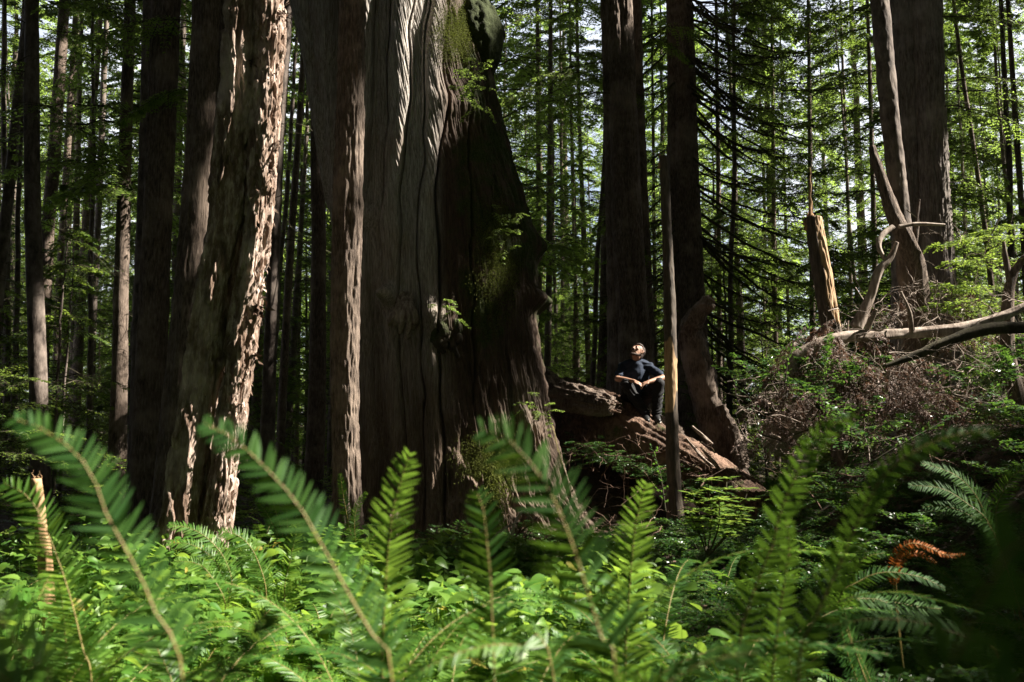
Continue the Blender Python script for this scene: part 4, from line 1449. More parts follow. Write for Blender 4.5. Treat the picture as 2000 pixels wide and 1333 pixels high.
# ------------------------------------------------------------------ dead sprays, twigs and brush on the right
def dead_sprays(label, spots, group=None, name='dead_branch', mat='brown', mk=10, leaf=.03, lw=.012, up=.1):
    base = P(*spots[0][:3])
    t = thing(name, label, 'dead branch', base, group)
    for (x, y, dd, n, l, az) in spots:
        mb = MB()
        st = P(x, y, dd)[None] + rng.normal(0, .06, (n, 3))
        a = math.radians(az) + rng.normal(0, .9, n)
        dv = np.stack([np.cos(a), np.sin(a), rng.normal(up, .3, n)], 1)
        sprays(mb, st, dv, l * rng.uniform(.5, 1.2, n), rng, .9, .1, mk, 5, .5, leaf, lw, wood=1, green=0, rad=.005, leafprob=.8, hang=.75)
        mb.build('dead_spray', [M[mat], M['dead']], t, base=base)
    return t


dead_sprays('mass of hanging pinkish-brown dead cedar sprays around the short rotten log', [(1520, 770, 10.1, 7, .55, 250), (1545, 790, 10.0, 7, .5, 270), (1500, 810, 10.1, 6, .5, 230), (1560, 775, 10.2, 7, .5, 300), (1480, 850, 10.1, 6, .45, 240), (1585, 800, 10.2, 6, .5, 290)])
dead_sprays('brown dead needles piled along the top of the arching fallen limb', [(1600, 655, 9.1, 7, .32, 180), (1640, 648, 9.1, 8, .32, 200), (1680, 655, 9.1, 6, .3, 0), (1600, 690, 9.0, 7, .4, 270)])
dead_sprays('drooping rusty-brown dead sprays under the arching fallen limb', [(1610, 700, 9.1, 7, .45, 250), (1650, 745, 9.2, 7, .4, 270), (1660, 735, 9.0, 6, .35, 300), (1700, 700, 9.3, 6, .45, 270), (1620, 770, 9.2, 7, .4, 270), (1670, 790, 9.2, 7, .45, 270)])
dead_sprays('brown dead sprays hanging across the middle of the brush pile at the right', [(1740, 720, 9.2, 8, .5, 270), (1790, 740, 9.2, 8, .5, 250), (1840, 760, 9.2, 8, .5, 280), (1760, 790, 9.0, 8, .5, 270), (1720, 770, 9.2, 8, .5, 270), (1890, 760, 9.4, 8, .5, 270), (1810, 800, 9, 8, .5, 260)])
dead_sprays('reddish dead sprays at the foot of the big ridged cedar', [(1760, 610, 11, 6, .5, 180), (1850, 600, 11, 7, .5, 0), (1880, 620, 11, 7, .5, 300), (1820, 640, 10.8, 7, .5, 270)], leaf=.04)
for x, y, dd in [(1520, 810, 10.1), (1560, 800, 10.1), (1490, 850, 10), (1660, 745, 9.1), (1620, 650, 9.1), (1760, 760, 9.1), (1830, 780, 9.1), (1560, 850, 10), (1700, 600, 9.2), (1860, 620, 10.5), (1780, 600, 9.6), (1640, 700, 9.1)]:
    gap(P(x, y, dd), .17)


def twig_tangle(label, boxes, mat='dead', name='twig_pile', r=.006, kind=None):
    base = P(boxes[0][0], boxes[0][2], boxes[0][4])
    mb = MB()
    for (x0, x1, y0, y1, d0, d1, n, l) in boxes:
        c = np.array([P(rng.uniform(x0, x1), rng.uniform(y0, y1), rng.uniform(d0, d1)) for _ in range(n)])
        dv = norm(np.stack([rng.normal(0, 1, n), rng.normal(0, .6, n), rng.normal(.15, .65, n)], 1))
        k = np.linspace(0, 1, 8)
        bend = rng.normal(0, .35, (n, 3))
        ll = l * rng.uniform(.4, 1.3, n)
        pp = c[:, None] + dv[:, None] * (ll[:, None] * (k - .5))[..., None] + bend[:, None] * (ll[:, None] * (k - .5) ** 2)[..., None] + rng.normal(0, .008, (n, 8, 3))
        tubes(mb, pp, r * rng.uniform(.4, 1.3, n)[:, None] * (1.15 - k), 0, 5)
        # side twigs
        m = 3
        for j in range(m):
            tt = rng.integers(2, 7, n)
            s0 = pp[np.arange(n), tt]
            d2 = norm(dv + rng.normal(0, .8, (n, 3)))
            p2 = s0[:, None] + d2[:, None] * (ll[:, None] * .4 * k)[..., None] + rng.normal(0, .006, (n, 8, 3))
            p2[:, 0] = s0
            tubes(mb, p2, r * .45 * (1.15 - k)[None].repeat(n, 0), 0, 4)
    o = mb.build(name, M[mat], base=base)
    tag(o, label, 'twigs', None, 'stuff')
    return o


twig_tangle('tangle of bare bleached dead twigs above and below the fallen limb', [(1640, 1860, 560, 650, 9.0, 10.5, 44, .55), (1620, 1960, 680, 830, 8.6, 9.8, 90, .7), (1440, 1620, 700, 900, 9.4, 10.6, 46, .6), (1860, 2040, 560, 800, 9.2, 10.4, 40, .8), (1780, 1980, 450, 620, 10.5, 11.5, 24, .7)])
twig_tangle('litter of dark dead sticks strewn below the logs', [(1090, 1400, 870, 960, 11.2, 12.6, 60, .5), (980, 1300, 980, 1060, 8, 10, 30, .5), (1500, 2000, 830, 1000, 7, 9, 40, .6)], 'log', r=.007)
for (a, bb, lab) in [([(1415, 768, 10.8, 2), (1450, 775, 10.7, 3), (1475, 778, 10.6, 5), (1510, 788, 10.6, 3)], [(1476, 778, 10.6, 3), (1462, 790, 10.6, 3), (1440, 800, 10.6, 2)], 'thin pale forked twig arching left of the hanging dead sprays'),
                     ([(1040, 1015, 7.4, 4), (1020, 1000, 7.3, 6), (1005, 1025, 7.2, 6), (1000, 1045, 7.2, 7)], [(1008, 1020, 7.2, 4), (975, 1040, 7.1, 4), (955, 1062, 7.0, 3)], 'grey crooked stick on the ground before the giant cedar')]:
    limb_thing('dead_twig', lab, 'twig', [a, bb], 'dead', segs=8, n=40, disp=lambda th, s, p, r: r * .2 * vnoise(p * 30, 2))

# ------------------------------------------------------------------ ground plants
def in_view_ground(n, x0, x1, y0, y1, rng, dens=None):
    x = rng.uniform(x0, x1, n)
    y = rng.uniform(y0, y1, n)
    if dens is not None:
        k = rng.uniform(0, 1, n) < dens(x, y)
        x, y = x[k], y[k]
    return x, y


def broad_leaves():
    """broad heart-shaped leaves of the lily carpet, each a folded, drooping blade on its stalk"""
    rng = np.random.default_rng(31)
    def dens(x, y):
        cl = .55 + .6 * vnoise(np.stack([x * 1.3, y * 1.3, x * 0], -1), 61)
        left = sm(.45, -.15, x - .10 * y) + .12 * sm(1.3, .5, x)
        return np.clip(cl * left * (1 - sm(6.5, 9.0, y)), 0, 1)
    x, y = in_view_ground(60000, -4.6, 2.4, 1.3, 8, rng, dens)
    wd = np.abs(x) < .62 * y + .5
    x, y = x[wd], y[wd]
    n = len(x)
    z = ground(x, y)
    hgt = (.02 + .36 * rng.uniform(0, 1, n) ** .9) * (.75 + .7 * vnoise(np.stack([x * 2.0, y * 2.0, x * 0], -1), 63)) + .05
    ln = rng.uniform(.038, .095, n)
    tip = np.stack([x, y, z + hgt], 1)
    a = rng.uniform(0, 6.28, n)
    dh = np.stack([np.cos(a), np.sin(a), rng.normal(.05, .28, n)], 1)
    dh = norm(dh + .35 * np.array([.5, -.6, 0]))
    up = norm(np.array([.25, -.2, 1.]) + rng.normal(0, .38, (n, 3)))
    sd = norm(np.cross(dh, up))
    up = np.cross(sd, dh)
    k = np.array([0, .12, .3, .55, .8, 1.0])
    wk = np.array([.34, .95, 1.0, .78, .38, .02])
    back = np.array([-.14, -.06, 0, 0, 0, 0])
    dro = rng.uniform(.05, .55, n)
    rows = []
    wdt = ln * rng.uniform(.62, .82, n)
    fold = rng.uniform(.05, .35, n)
    for ki, wi, bk in zip(k, wk, back):
        c = tip + dh * (ln * ki)[:, None] - up * (ln * dro * ki ** 2)[:, None]
        e = (wdt * .5 * wi)[:, None]
        cb = dh * (ln * bk)[:, None]
        rows.append(np.stack([c + sd * e + cb + up * e * fold[:, None], c + sd * e * .5 + cb * .5 + up * e * .62 * fold[:, None], c, c - sd * e * .5 + cb * .5 + up * e * .62 * fold[:, None], c - sd * e + cb + up * e * fold[:, None]], 1))
    v = np.stack(rows, 1)
    q = grid_quads(6, 5)
    Q = (q[None] + (np.arange(n) * 30)[:, None, None]).reshape(-1, 4)
    mb = MB()
    mt = (rng.uniform(0, 1, n) < .012)
    mb.add(v[~mt].reshape(-1, 3), Q[:(~mt).sum() * 20], None, 0)
    mb.add(v[mt].reshape(-1, 3), Q[:mt.sum() * 20], None, 2)
    root = np.stack([x + rng.normal(0, .03, n), y + rng.normal(0, .03, n), z - .02], 1)
    mid = (root + tip) / 2 + rng.normal(0, .012, (n, 3))
    tubes(mb, np.stack([root, mid, tip], 1), np.tile([[.0016, .0014, .0009]], (n, 1)), 3, 3)
    o = mb.build('lily_ground_cover', [M['broad'], M['rachis'], M['yellow'], M['fern']])
    tag(o, 'carpet of broad shiny heart-shaped leaves in the sun at the lower left', 'ground cover', None, 'stuff')


broad_leaves()


def shrub_cover(name, label, area, n, L, mat, leaf, lw, hgt, seed, dens=None, M_=9, K=4, droop=.5):
    rng = np.random.default_rng(seed)
    x, y = in_view_ground(n, *area, rng, dens)
    wd = np.abs(x) < .60 * y + .8
    x, y = x[wd], y[wd]
    n = len(x)
    z = ground(x, y) + rng.uniform(0, hgt, n)
    a = rng.uniform(0, 6.28, n)
    mb = MB()
    sprays(mb, np.stack([x, y, z], 1), np.stack([np.cos(a), np.sin(a), rng.uniform(.2, 1.2, n)], 1), L * rng.uniform(.5, 1.3, n), rng, droop, .2, M_, K, .5, leaf, lw, wood=1, green=0, rad=.004, hang=.05, t0=.25)
    o = mb.build(name, [M[mat], M['branch']])
    tag(o, label, 'ground cover', None, 'stuff')
    return o


shrub_cover('shrub_cover', 'low small-leaved shrubs covering the shaded bank at the lower right', (.5, 6.5, 3.2, 11), 2000, .42, 'shrub', .030, .018, .18, 41,
            lambda x, y: sm(.15, .9, x - .08 * y) * (1 - .5 * sm(8, 11, y)) * (.6 + .5 * vnoise(np.stack([x, y, x * 0], -1), 71)))
shrub_cover('fine_shrub_cover', 'fine leafy undergrowth in front of the logs and the giant cedar', (-6, 3.5, 4.5, 11.5), 3000, .36, 'shrub', .028, .017, .12, 42,
            lambda x, y: .75 * (1 - .7 * sm(9, 11.5, y)), K=4)
shrub_cover('seedling_cover', 'dark seedlings and low growth over the floor of the wood behind', (-16, 16, 9.5, 26), 1500, .75, 'fir', .06, .024, .25, 43, lambda x, y: .7 * (1 - ((x > -2.3) & (x < 1.2) & (y < 13.6))) * (1 - ((x > .4) & (x < 3.6) & (y < 15.6))), M_=9)
shrub_cover('leafy_ground_cover', 'low shaded leaves on the ground in the lower middle', (-.6, 2.6, 2.2, 5.5), 520, .26, 'shrub', .032, .02, .10, 44, None, 8, 4)

rgn = np.random.default_rng(64)
n = 260
q_ = np.array([P(rgn.uniform(1100, 1480), 0, 13) for _ in range(n)])
xs_ = q_[:, 0] * .95
t_ = rgn.uniform(0, 1, n)
xs_ = .75 + 2.2 * t_
ys_ = 12.9 - .75 * t_ + rgn.normal(0, .18, n)
zs_ = 1.30 - .75 * t_ + rgn.normal(0, .05, n)
mb = MB()
a_ = rgn.uniform(0, 6.28, n)
sprays(mb, np.stack([xs_, ys_, zs_ - .25], 1), np.stack([np.cos(a_), np.sin(a_) - .5, rgn.uniform(.1, .8, n)], 1), rgn.uniform(.12, .32, n), rgn, .5, .2, 7, 4, .5, .022, .013, wood=1, green=0, rad=.003)
tag(mb.build('log_undergrowth', [M['shrub'], M['branch']]), 'tiny leafy growth creeping over the big rotting log under the man', 'ground cover', None, 'stuff')

# litter: dead leaves and flakes
rg = np.random.default_rng(51)
n = 5000
x = rg.uniform(-6, 7, n)
y = rg.uniform(1.5, 15, n)
mb = MB()
leaves(mb, np.stack([x, y, ground(x, y) + .02 + rg.uniform(0, .03, n)], 1), np.stack([rg.normal(0, 1, n), rg.normal(0, 1, n), rg.normal(0, .25, n)], 1), np.stack([rg.normal(0, .4, n), rg.normal(0, .4, n), np.ones(n)], 1), rg.uniform(.02, .07, n), rg.uniform(.012, .035, n), 0, .15)
tag(mb.build('leaf_litter', M['brown']), 'brown dead leaves and bark bits littering the ground', 'leaf litter', None, 'stuff')

# ------------------------------------------------------------------ ferns
FR = np.random.default_rng(91)


def fern(label, base, fronds, group=None, extra=0, extra_L=.8, name='sword_fern', mat='fern', spacing=.0088, az0=None, seed=0):
    """fronds: list of (ctrl [(px,py,d)] base->tip, pinna length, facing, sunny?)"""
    base = np.array([base[0], base[1], float(ground(base[0], base[1]))])
    t = thing(name, label, 'fern', base, group)
    rg = np.random.default_rng(1000 + seed)
    for ctrl, plen, face, m in fronds:
        pts = np.array([P(*c) for c in ctrl])
        n = len(pts)
        root = base + rg.normal(0, .015, 3) * [1, 1, 0]
        # stalk from the fern's crown up to the first seen point
        first = pts[0]
        mid = root * .5 + first * .5 + (first - pts[1]) * .25
        allp = np.vstack([root, mid, pts])
        Ls = np.concatenate([[0], np.cumsum(np.linalg.norm(np.diff(allp, axis=0), axis=1))])
        mb = MB()
        frond(mb, allp, plen, face, rg, spacing=spacing, bare=min(.8, Ls[2] / Ls[-1] * .95) if m == 'rust' else (.10 if Ls[2] < .45 * Ls[-1] else min(.32, Ls[2] / Ls[-1] * .45)), stem_r=.0032)
        mb.build('frond', [M[m], M['rachis']], t, base=base)
    for i in range(extra):
        az = rg.uniform(0, 6.28) if az0 is None else az0 + rg.normal(0, .8)
        pts = arch_frond_pts(base, az, extra_L * rg.uniform(.7, 1.1), rg.uniform(.55, .85), rg)
        mb = MB()
        frond(mb, pts, .07 * extra_L / .8, (math.cos(az) * -.2, math.sin(az) * -.2, 1), rg, spacing=spacing * 1.15, seg=3)
        mb.build('frond', [M[mat], M['rachis']], t, base=base)
    return t


FC = (.15, -1, .35)
g = lambda d, pts: [(x, y, d) for x, y in pts]
fern('blurred fern arching up at the left, its curled tip highest of the left-hand ferns', (-.36, 1.30),
     [(g(1.15, [(357, 1333), (315, 1228), (286, 1153), (249, 1079), (207, 1004), (174, 917), (104, 850), (28, 818)]), .064, (.35, -1, .5), 'fern')], extra=1, extra_L=.5, az0=2.6, seed=1)
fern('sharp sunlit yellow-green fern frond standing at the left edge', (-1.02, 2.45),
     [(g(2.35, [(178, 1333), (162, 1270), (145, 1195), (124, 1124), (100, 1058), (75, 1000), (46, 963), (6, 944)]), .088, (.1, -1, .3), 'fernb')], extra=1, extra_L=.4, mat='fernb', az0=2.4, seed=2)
fern('blurred dark fern arching across the leaning sunlit tree with its tip to the left', (-.10, 1.35),
     [(g(1.2, [(765, 1328), (724, 1236), (690, 1178), (657, 1116), (624, 1058), (583, 987), (537, 934), (483, 880), (433, 842), (396, 826)]), .062, (.4, -1, .45), 'fern')], extra=1, extra_L=.4, az0=3.6, seed=3)
fern('upright fern frond with a pale stalk standing against the dark foot of the giant cedar', (-.24, 2.0),
     [(g(1.8, [(745, 1333), (750, 1200), (757, 1087), (761, 1046), (769, 987), (786, 929), (800, 886)]), .078, (-.1, -1, .35), 'fernb')], extra=2, extra_L=.45, az0=1.6, seed=4)
fern('darker upright fern frond between the two pale-stalked fronds in the middle', (-.02, 1.75),
     [(g(1.55, [(965, 1333), (962, 1240), (960, 1178), (958, 1133), (952, 1070), (944, 996), (932, 962)]), .078, FC, 'fern')], extra=2, extra_L=.5, az0=1.3, seed=5)
fern('large near fern frond rising through the middle with a thick pale stalk', (.16, 1.28),
     [(g(1.14, [(1203, 1328), (1186, 1278), (1165, 1216), (1144, 1145), (1120, 1070), (1095, 1004), (1066, 946), (1032, 900), (995, 859), (941, 838)]), .080, (.05, -1, .35), 'fern'),
      (g(1.05, [(1225, 1450), (1300, 1340), (1390, 1290), (1480, 1275)]), .07, (0, -.5, 1), 'fern')], extra=3, extra_L=.5, az0=2.2, seed=6)
fern('smaller fern frond with a pale sunlit stalk right of the large middle fern', (.30, 2.3),
     [(g(2.1, [(1222, 1333), (1228, 1180), (1236, 1070), (1240, 1030), (1250, 985), (1262, 944)]), .078, (-.2, -1, .35), 'fernb')], extra=3, extra_L=.55, az0=1.2, seed=7)
fern('dim blurred fern at the right, its tip bending right below the brush pile', (.42, 1.75),
     [(g(1.5, [(1440, 1333), (1474, 1153), (1508, 1070), (1524, 1000), (1553, 933), (1582, 875), (1620, 834), (1672, 812)]), .046, (-.4, -1, .4), 'fern')], extra=2, extra_L=.55, az0=.8, seed=8)
fern('dim blurred fern arching to the right over the dark hollow at the far right', (.40, 1.4),
     [(g(1.3, [(1560, 1333), (1582, 1240), (1607, 1174), (1640, 1104), (1670, 1029), (1723, 933), (1765, 896), (1819, 865), (1881, 846), (1950, 843)]), .036, (-.4, -1, .45), 'fern')], extra=2, extra_L=.5, az0=.6, seed=9)
fern('narrow fern frond with glinting left leaflets standing in the lower right', (.42, 1.85),
     [(g(1.65, [(1508, 1333), (1514, 1274), (1520, 1216), (1533, 1133), (1543, 1062), (1532, 1010)]), .042, (-.5, -1, .3), 'fern')], extra=2, extra_L=.5, az0=.4, seed=10)
fern('very near green fern blurred to a soft mass in the lower right corner', (.36, .62),
     [([(1760, 1600, .55), (1830, 1380, .52), (1900, 1200, .50), (1960, 1090, .48), (2060, 1010, .47)], .06, (-.5, -.8, .5), 'fern'),
      ([(1790, 1600, .5), (1930, 1400, .47), (2080, 1260, .46)], .06, (-.3, -.8, .6), 'fern')], seed=11)
fern('dark fern frond lying level in the lower right with hanging leaflets', (.75, 1.75),
     [([(1960, 1330, 1.65), (1880, 1245, 1.6), (1790, 1215, 1.6), (1700, 1210, 1.6), (1610, 1225, 1.62)], .042, (0, -.75, .8), 'fern')], extra=3, extra_L=.55, az0=.5, seed=12)
fern('pale striped sunlit fern frond lying level at the bottom edge in the middle', (.12, 1.62),
     [([(1075, 1290, 1.5), (1020, 1262, 1.5), (950, 1262, 1.48), (880, 1282, 1.46), (810, 1318, 1.45)], .045, (0, -.6, 1), 'fernb')], extra=1, extra_L=.4, seed=13)
fern('near blurred fern in the bottom left corner with yellowish leaflets', (-.52, .95),
     [(g(.85, [(90, 1380), (60, 1310), (20, 1235), (-60, 1150), (-160, 1100)]), .06, (.3, -1, .5), 'fernb'),
      ([(330, 1500, .78), (400, 1370, .76), (470, 1270, .76), (530, 1200, .78)], .06, (-.3, -.7, .8), 'fern'),
      ([(120, 1500, .8), (60, 1380, .8), (-40, 1290, .8), (-140, 1260, .8)], .06, (.3, -.6, .8), 'fern')], seed=14)
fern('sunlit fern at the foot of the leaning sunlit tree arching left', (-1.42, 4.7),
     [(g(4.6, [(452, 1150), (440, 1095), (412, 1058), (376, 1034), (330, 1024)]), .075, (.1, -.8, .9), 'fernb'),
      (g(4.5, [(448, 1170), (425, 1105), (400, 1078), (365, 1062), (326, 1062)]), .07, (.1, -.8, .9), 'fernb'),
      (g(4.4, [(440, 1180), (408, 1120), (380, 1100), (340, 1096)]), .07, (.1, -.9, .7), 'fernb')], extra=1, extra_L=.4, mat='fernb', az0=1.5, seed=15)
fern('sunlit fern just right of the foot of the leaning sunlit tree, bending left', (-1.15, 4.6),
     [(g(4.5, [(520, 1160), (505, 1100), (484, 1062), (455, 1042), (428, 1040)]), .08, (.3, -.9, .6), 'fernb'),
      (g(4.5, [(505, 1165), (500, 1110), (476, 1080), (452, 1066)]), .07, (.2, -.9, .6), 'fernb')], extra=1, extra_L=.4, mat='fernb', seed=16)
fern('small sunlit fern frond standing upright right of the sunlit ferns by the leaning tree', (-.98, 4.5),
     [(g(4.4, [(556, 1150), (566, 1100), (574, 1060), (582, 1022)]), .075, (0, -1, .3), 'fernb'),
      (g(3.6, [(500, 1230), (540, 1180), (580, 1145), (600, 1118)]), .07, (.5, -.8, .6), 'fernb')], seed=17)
fern('shaded fern fanning its fronds upward beyond the small sunlit ferns', (-1.5, 6.1),
     [(g(6, [(556, 1085), (540, 1040), (522, 1005), (500, 974)]), .06, (.1, -1, .3), 'fern'),
      (g(6, [(556, 1085), (548, 1030), (536, 990), (530, 955)]), .06, (0, -1, .3), 'fern'),
      (g(6, [(560, 1085), (562, 1035), (560, 1000), (566, 965)]), .06, (0, -1, .3), 'fern'),
      (g(6, [(563, 1085), (585, 1045), (600, 1010), (622, 985)]), .06, (-.1, -1, .3), 'fern')], extra=4, extra_L=.6, seed=18)
fern('fern with a thin curled frond by the foot of the slim brown trunk', (-.92, 6.0),
     [(g(5.8, [(695, 1070), (692, 1020), (700, 985), (716, 962)]), .05, (.6, -1, .3), 'fernb'),
      (g(5.8, [(690, 1070), (680, 1020), (672, 975), (664, 925)]), .055, (0, -1, .3), 'fern'),
      (g(5.6, [(715, 1075), (740, 1040), (775, 1018), (800, 1022)]), .05, (0, -.8, .6), 'fernb')], extra=4, extra_L=.6, seed=19)
fern('broad triangular fern catching light below the rusty dead frond', (1.36, 3.6),
     [(g(3.3, [(1640, 1180), (1680, 1135), (1730, 1118), (1800, 1128), (1845, 1150)]), .048, (0, -.8, .8), 'fern'),
      (g(3.2, [(1650, 1190), (1700, 1170), (1735, 1180), (1745, 1205)]), .045, (0, -.9, .7), 'fern'),
      (g(3.4, [(1640, 1180), (1655, 1130), (1690, 1090), (1730, 1080)]), .045, (0, -.9, .7), 'fern'),
      (g(3.3, [(1640, 1190), (1720, 1175), (1790, 1185), (1840, 1190)]), .06, (0, -.8, .8), 'fern')], extra=3, extra_L=.5, seed=20)
fern('shaded fern with a few glinting leaflets on the dark bank at the right', (2.35, 4.6),
     [(g(4.4, [(1930, 1020), (1900, 960), (1860, 925), (1800, 905)]), .07, (0, -.8, .7), 'fern'),
      (g(4.3, [(1935, 1030), (1890, 985), (1840, 955), (1775, 948)]), .07, (0, -.8, .7), 'fern'),
      (g(4.3, [(1940, 1040), (1900, 1010), (1850, 990), (1800, 990)]), .06, (0, -.8, .7), 'fern'),
      (g(4.5, [(1945, 1020), (1960, 960), (1985, 925), (2030, 910)]), .07, (0, -.9, .6), 'fern')], extra=4, extra_L=.6, seed=21)
fern('rusty orange dead fern frond drooping in the dark hollow at the right', (1.55, 4.0),
     [(g(3.75, [(1745, 1130), (1752, 1085), (1775, 1062), (1805, 1066), (1850, 1085), (1885, 1082)]), .021, (0, -.9, .4), 'rust'),
      (g(3.75, [(1750, 1130), (1760, 1095), (1790, 1080), (1830, 1100)]), .020, (0, -.9, .3), 'rust')], name='dead_fern', seed=22)
for x, y, d_, r in [(1770, 1075, 3.75, .09), (1810, 1075, 3.75, .08), (1850, 925, 4.4, .10), (1830, 955, 4.3, .10), (1740, 1120, 3.3, .12), (1790, 1128, 3.3, .12), (1690, 1100, 3.4, .08),
                    ]:
    gap(P(x, y, d_), r)

# fern plants further off, whole plants sharing three shapes
def fern_mesh(seed, n, L, mat, spacing=.017, rise=None, seg=3):
    rg = np.random.default_rng(seed)
    mb = MB()
    for i in range(n):
        az = i / n * 6.28 + rg.normal(0, .25)
        pts = arch_frond_pts((0, 0, 0), az, L * rg.uniform(.7, 1.15), (rise or 1) * rg.uniform(.5, .95), rg)
        frond(mb, pts, .075 if rise is None else .06, (-.2 * math.cos(az), -.2 * math.sin(az), 1), rg, spacing=spacing, seg=seg)
    return mb.mesh('fern_plant', [M[mat], M['rachis']])


FM = [fern_mesh(1, 13, .8, 'fern'), fern_mesh(2, 10, .65, 'fern'), fern_mesh(3, 16, .9, 'fern')]
k = 0
while k < 84:
    d_ = 3.6 + 13.4 * rs.random() ** 1.5
    px = rs.uniform(-40, 2040)
    x = (px - 1000) / FP * d_
    if d_ > 9 and 640 < px < 1120:
        continue
    if d_ > 10.5 and 1080 < px < 1480:
        continue
    if d_ < 5.0 and px < 1150 and rs.random() < .55:
        continue
    side = 'left of the giant cedar' if px < 700 else ('in front of the giant cedar' if px < 1150 else ('before the logs' if px < 1480 else 'on the right-hand bank'))
    dist = 'near' if d_ < 8 else 'far'
    o = bpy.data.objects.new('sword_fern', FM[k % 3])
    COL.objects.link(o)
    o.location = (x, d_, float(ground(x, d_)) - .01)
    o.rotation_euler = (rs.gauss(0, .06), rs.gauss(0, .06), rs.uniform(0, 6.28))
    sc = rs.uniform(.45, .85)
    o.scale = (sc, sc, sc)
    tag(o, 'shaded sword fern %s, one of the %s ones' % (side, 'nearer' if dist == 'near' else 'farther'), 'fern', '%s shaded ferns %s' % (dist, side))
    k += 1

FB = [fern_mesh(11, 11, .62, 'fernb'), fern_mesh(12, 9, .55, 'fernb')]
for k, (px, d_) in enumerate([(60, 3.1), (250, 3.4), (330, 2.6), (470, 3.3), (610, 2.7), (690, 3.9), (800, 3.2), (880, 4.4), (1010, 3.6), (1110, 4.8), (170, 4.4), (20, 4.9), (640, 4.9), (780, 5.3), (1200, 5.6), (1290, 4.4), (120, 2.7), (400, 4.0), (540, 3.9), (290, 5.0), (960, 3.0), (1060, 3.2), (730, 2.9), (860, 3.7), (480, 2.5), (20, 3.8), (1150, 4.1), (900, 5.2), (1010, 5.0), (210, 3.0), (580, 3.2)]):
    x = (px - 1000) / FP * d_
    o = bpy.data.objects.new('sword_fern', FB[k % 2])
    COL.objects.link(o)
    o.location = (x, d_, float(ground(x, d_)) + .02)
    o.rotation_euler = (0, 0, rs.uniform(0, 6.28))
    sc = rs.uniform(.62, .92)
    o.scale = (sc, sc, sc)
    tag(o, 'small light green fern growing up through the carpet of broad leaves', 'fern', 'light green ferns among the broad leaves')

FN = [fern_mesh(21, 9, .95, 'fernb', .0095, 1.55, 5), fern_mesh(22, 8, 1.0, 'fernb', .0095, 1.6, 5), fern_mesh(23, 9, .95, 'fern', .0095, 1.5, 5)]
for k, (px, d_, q) in enumerate([(60, 2.3, 0), (290, 2.0, 1), (450, 2.4, 0), (600, 2.1, 1), (860, 2.3, 0), (930, 1.9, 2), (1090, 2.4, 1), (1130, 1.9, 2), (1340, 2.2, 2), (1400, 2.9, 2), (1560, 2.4, 2), (1260, 3.1, 2), (170, 2.9, 1), (710, 2.7, 0)]):
    x = (px - 1000) / FP * d_
    o = bpy.data.objects.new('sword_fern', FN[q])
    COL.objects.link(o)
    o.location = (x, d_, float(ground(x, d_)))
    o.rotation_euler = (rs.gauss(0, .05), rs.gauss(0, .05), rs.uniform(0, 6.28))
    sc = rs.uniform(.78, 1.0)
    o.scale = (sc, sc, sc)
    if q == 2:
        tag(o, 'dark green arching sword fern low in the foreground, right of the sunlit leaves', 'fern', 'dark arching ferns low in the foreground')
    else:
        tag(o, 'bright arching sword fern rising out of the sunlit broad leaves in the foreground', 'fern', 'bright arching ferns in the sunlit foreground')

# ------------------------------------------------------------------ boughs of the standing trees that hang into the picture
def hang_boughs(t, base, spots, seed, mat='fir', leaf=.055, lw=.022):
    rg = np.random.default_rng(seed)
    for (x, y, d_, az, L) in spots:
        for j in range(2):
            mb = MB()
            a_ = math.radians(az + rg.normal(0, 16))
            sprays(mb, [P(x, y + rg.normal(0, 25), d_ + rg.normal(0, .2))], [[math.cos(a_), math.sin(a_), rg.normal(.05, .1)]], [L * rg.uniform(.75, 1.2)], rg, rg.uniform(.3, .6), .12, 18, 7, .42, leaf, lw, wood=1, green=0, rad=.014, hang=.3)
            mb.build('bough', [M[mat], M['branch']], t, base=base)


OB = {o.get('label', ''): o for o in scene.objects}
def by_label(k):
    return next(o for l, o in OB.items() if k in l)


for key, spots, seed in [
    ('large dark double-columned', [(1190, 120, 17, 185, 2.2), (1195, 20, 17, 175, 2.6), (1192, -60, 17, 190, 2.6), (1200, 200, 17, 200, 1.6), (1250, 60, 17, 0, 1.2), (1190, -150, 16.5, 215, 2.6)], 1),
    ('with two joined columns', [(1745, 60, 14.4, 185, 2.4), (1745, 160, 14.4, 170, 2.2), (1748, -40, 14.4, 200, 2.8), (1750, -140, 14.2, 190, 2.6), (1748, 230, 14.4, 160, 1.5)], 2),
    ('right-hand column', [(1840, 40, 14.2, 0, 2.4), (1842, 130, 14.2, -12, 2.2), (1845, 220, 14.2, 8, 1.8), (1840, -60, 14.2, -5, 2.6), (1846, 300, 14.2, 20, 1.4)], 3),
    ('close behind the leaning sunlit tree', [(385, 60, 10.4, 170, 1.2), (382, 180, 10.4, 190, .9)], 4),
    ('second trunk in from that edge', [(60, 40, 15, 10, 1.8), (60, 130, 15, 170, 1.6), (66, 260, 15, -10, 1.3), (62, -60, 15, 0, 2)], 5),
    ('with a fan of bare drooping', [(1350, 60, 18.8, 0, 2.4), (1352, -40, 18.8, 10, 2.8), (1350, 150, 18.8, -15, 2.0), (1348, -120, 18.8, -10, 3)], 6)]:
    o = by_label(key)
    hang_boughs(o, np.array(o.location), spots, seed)

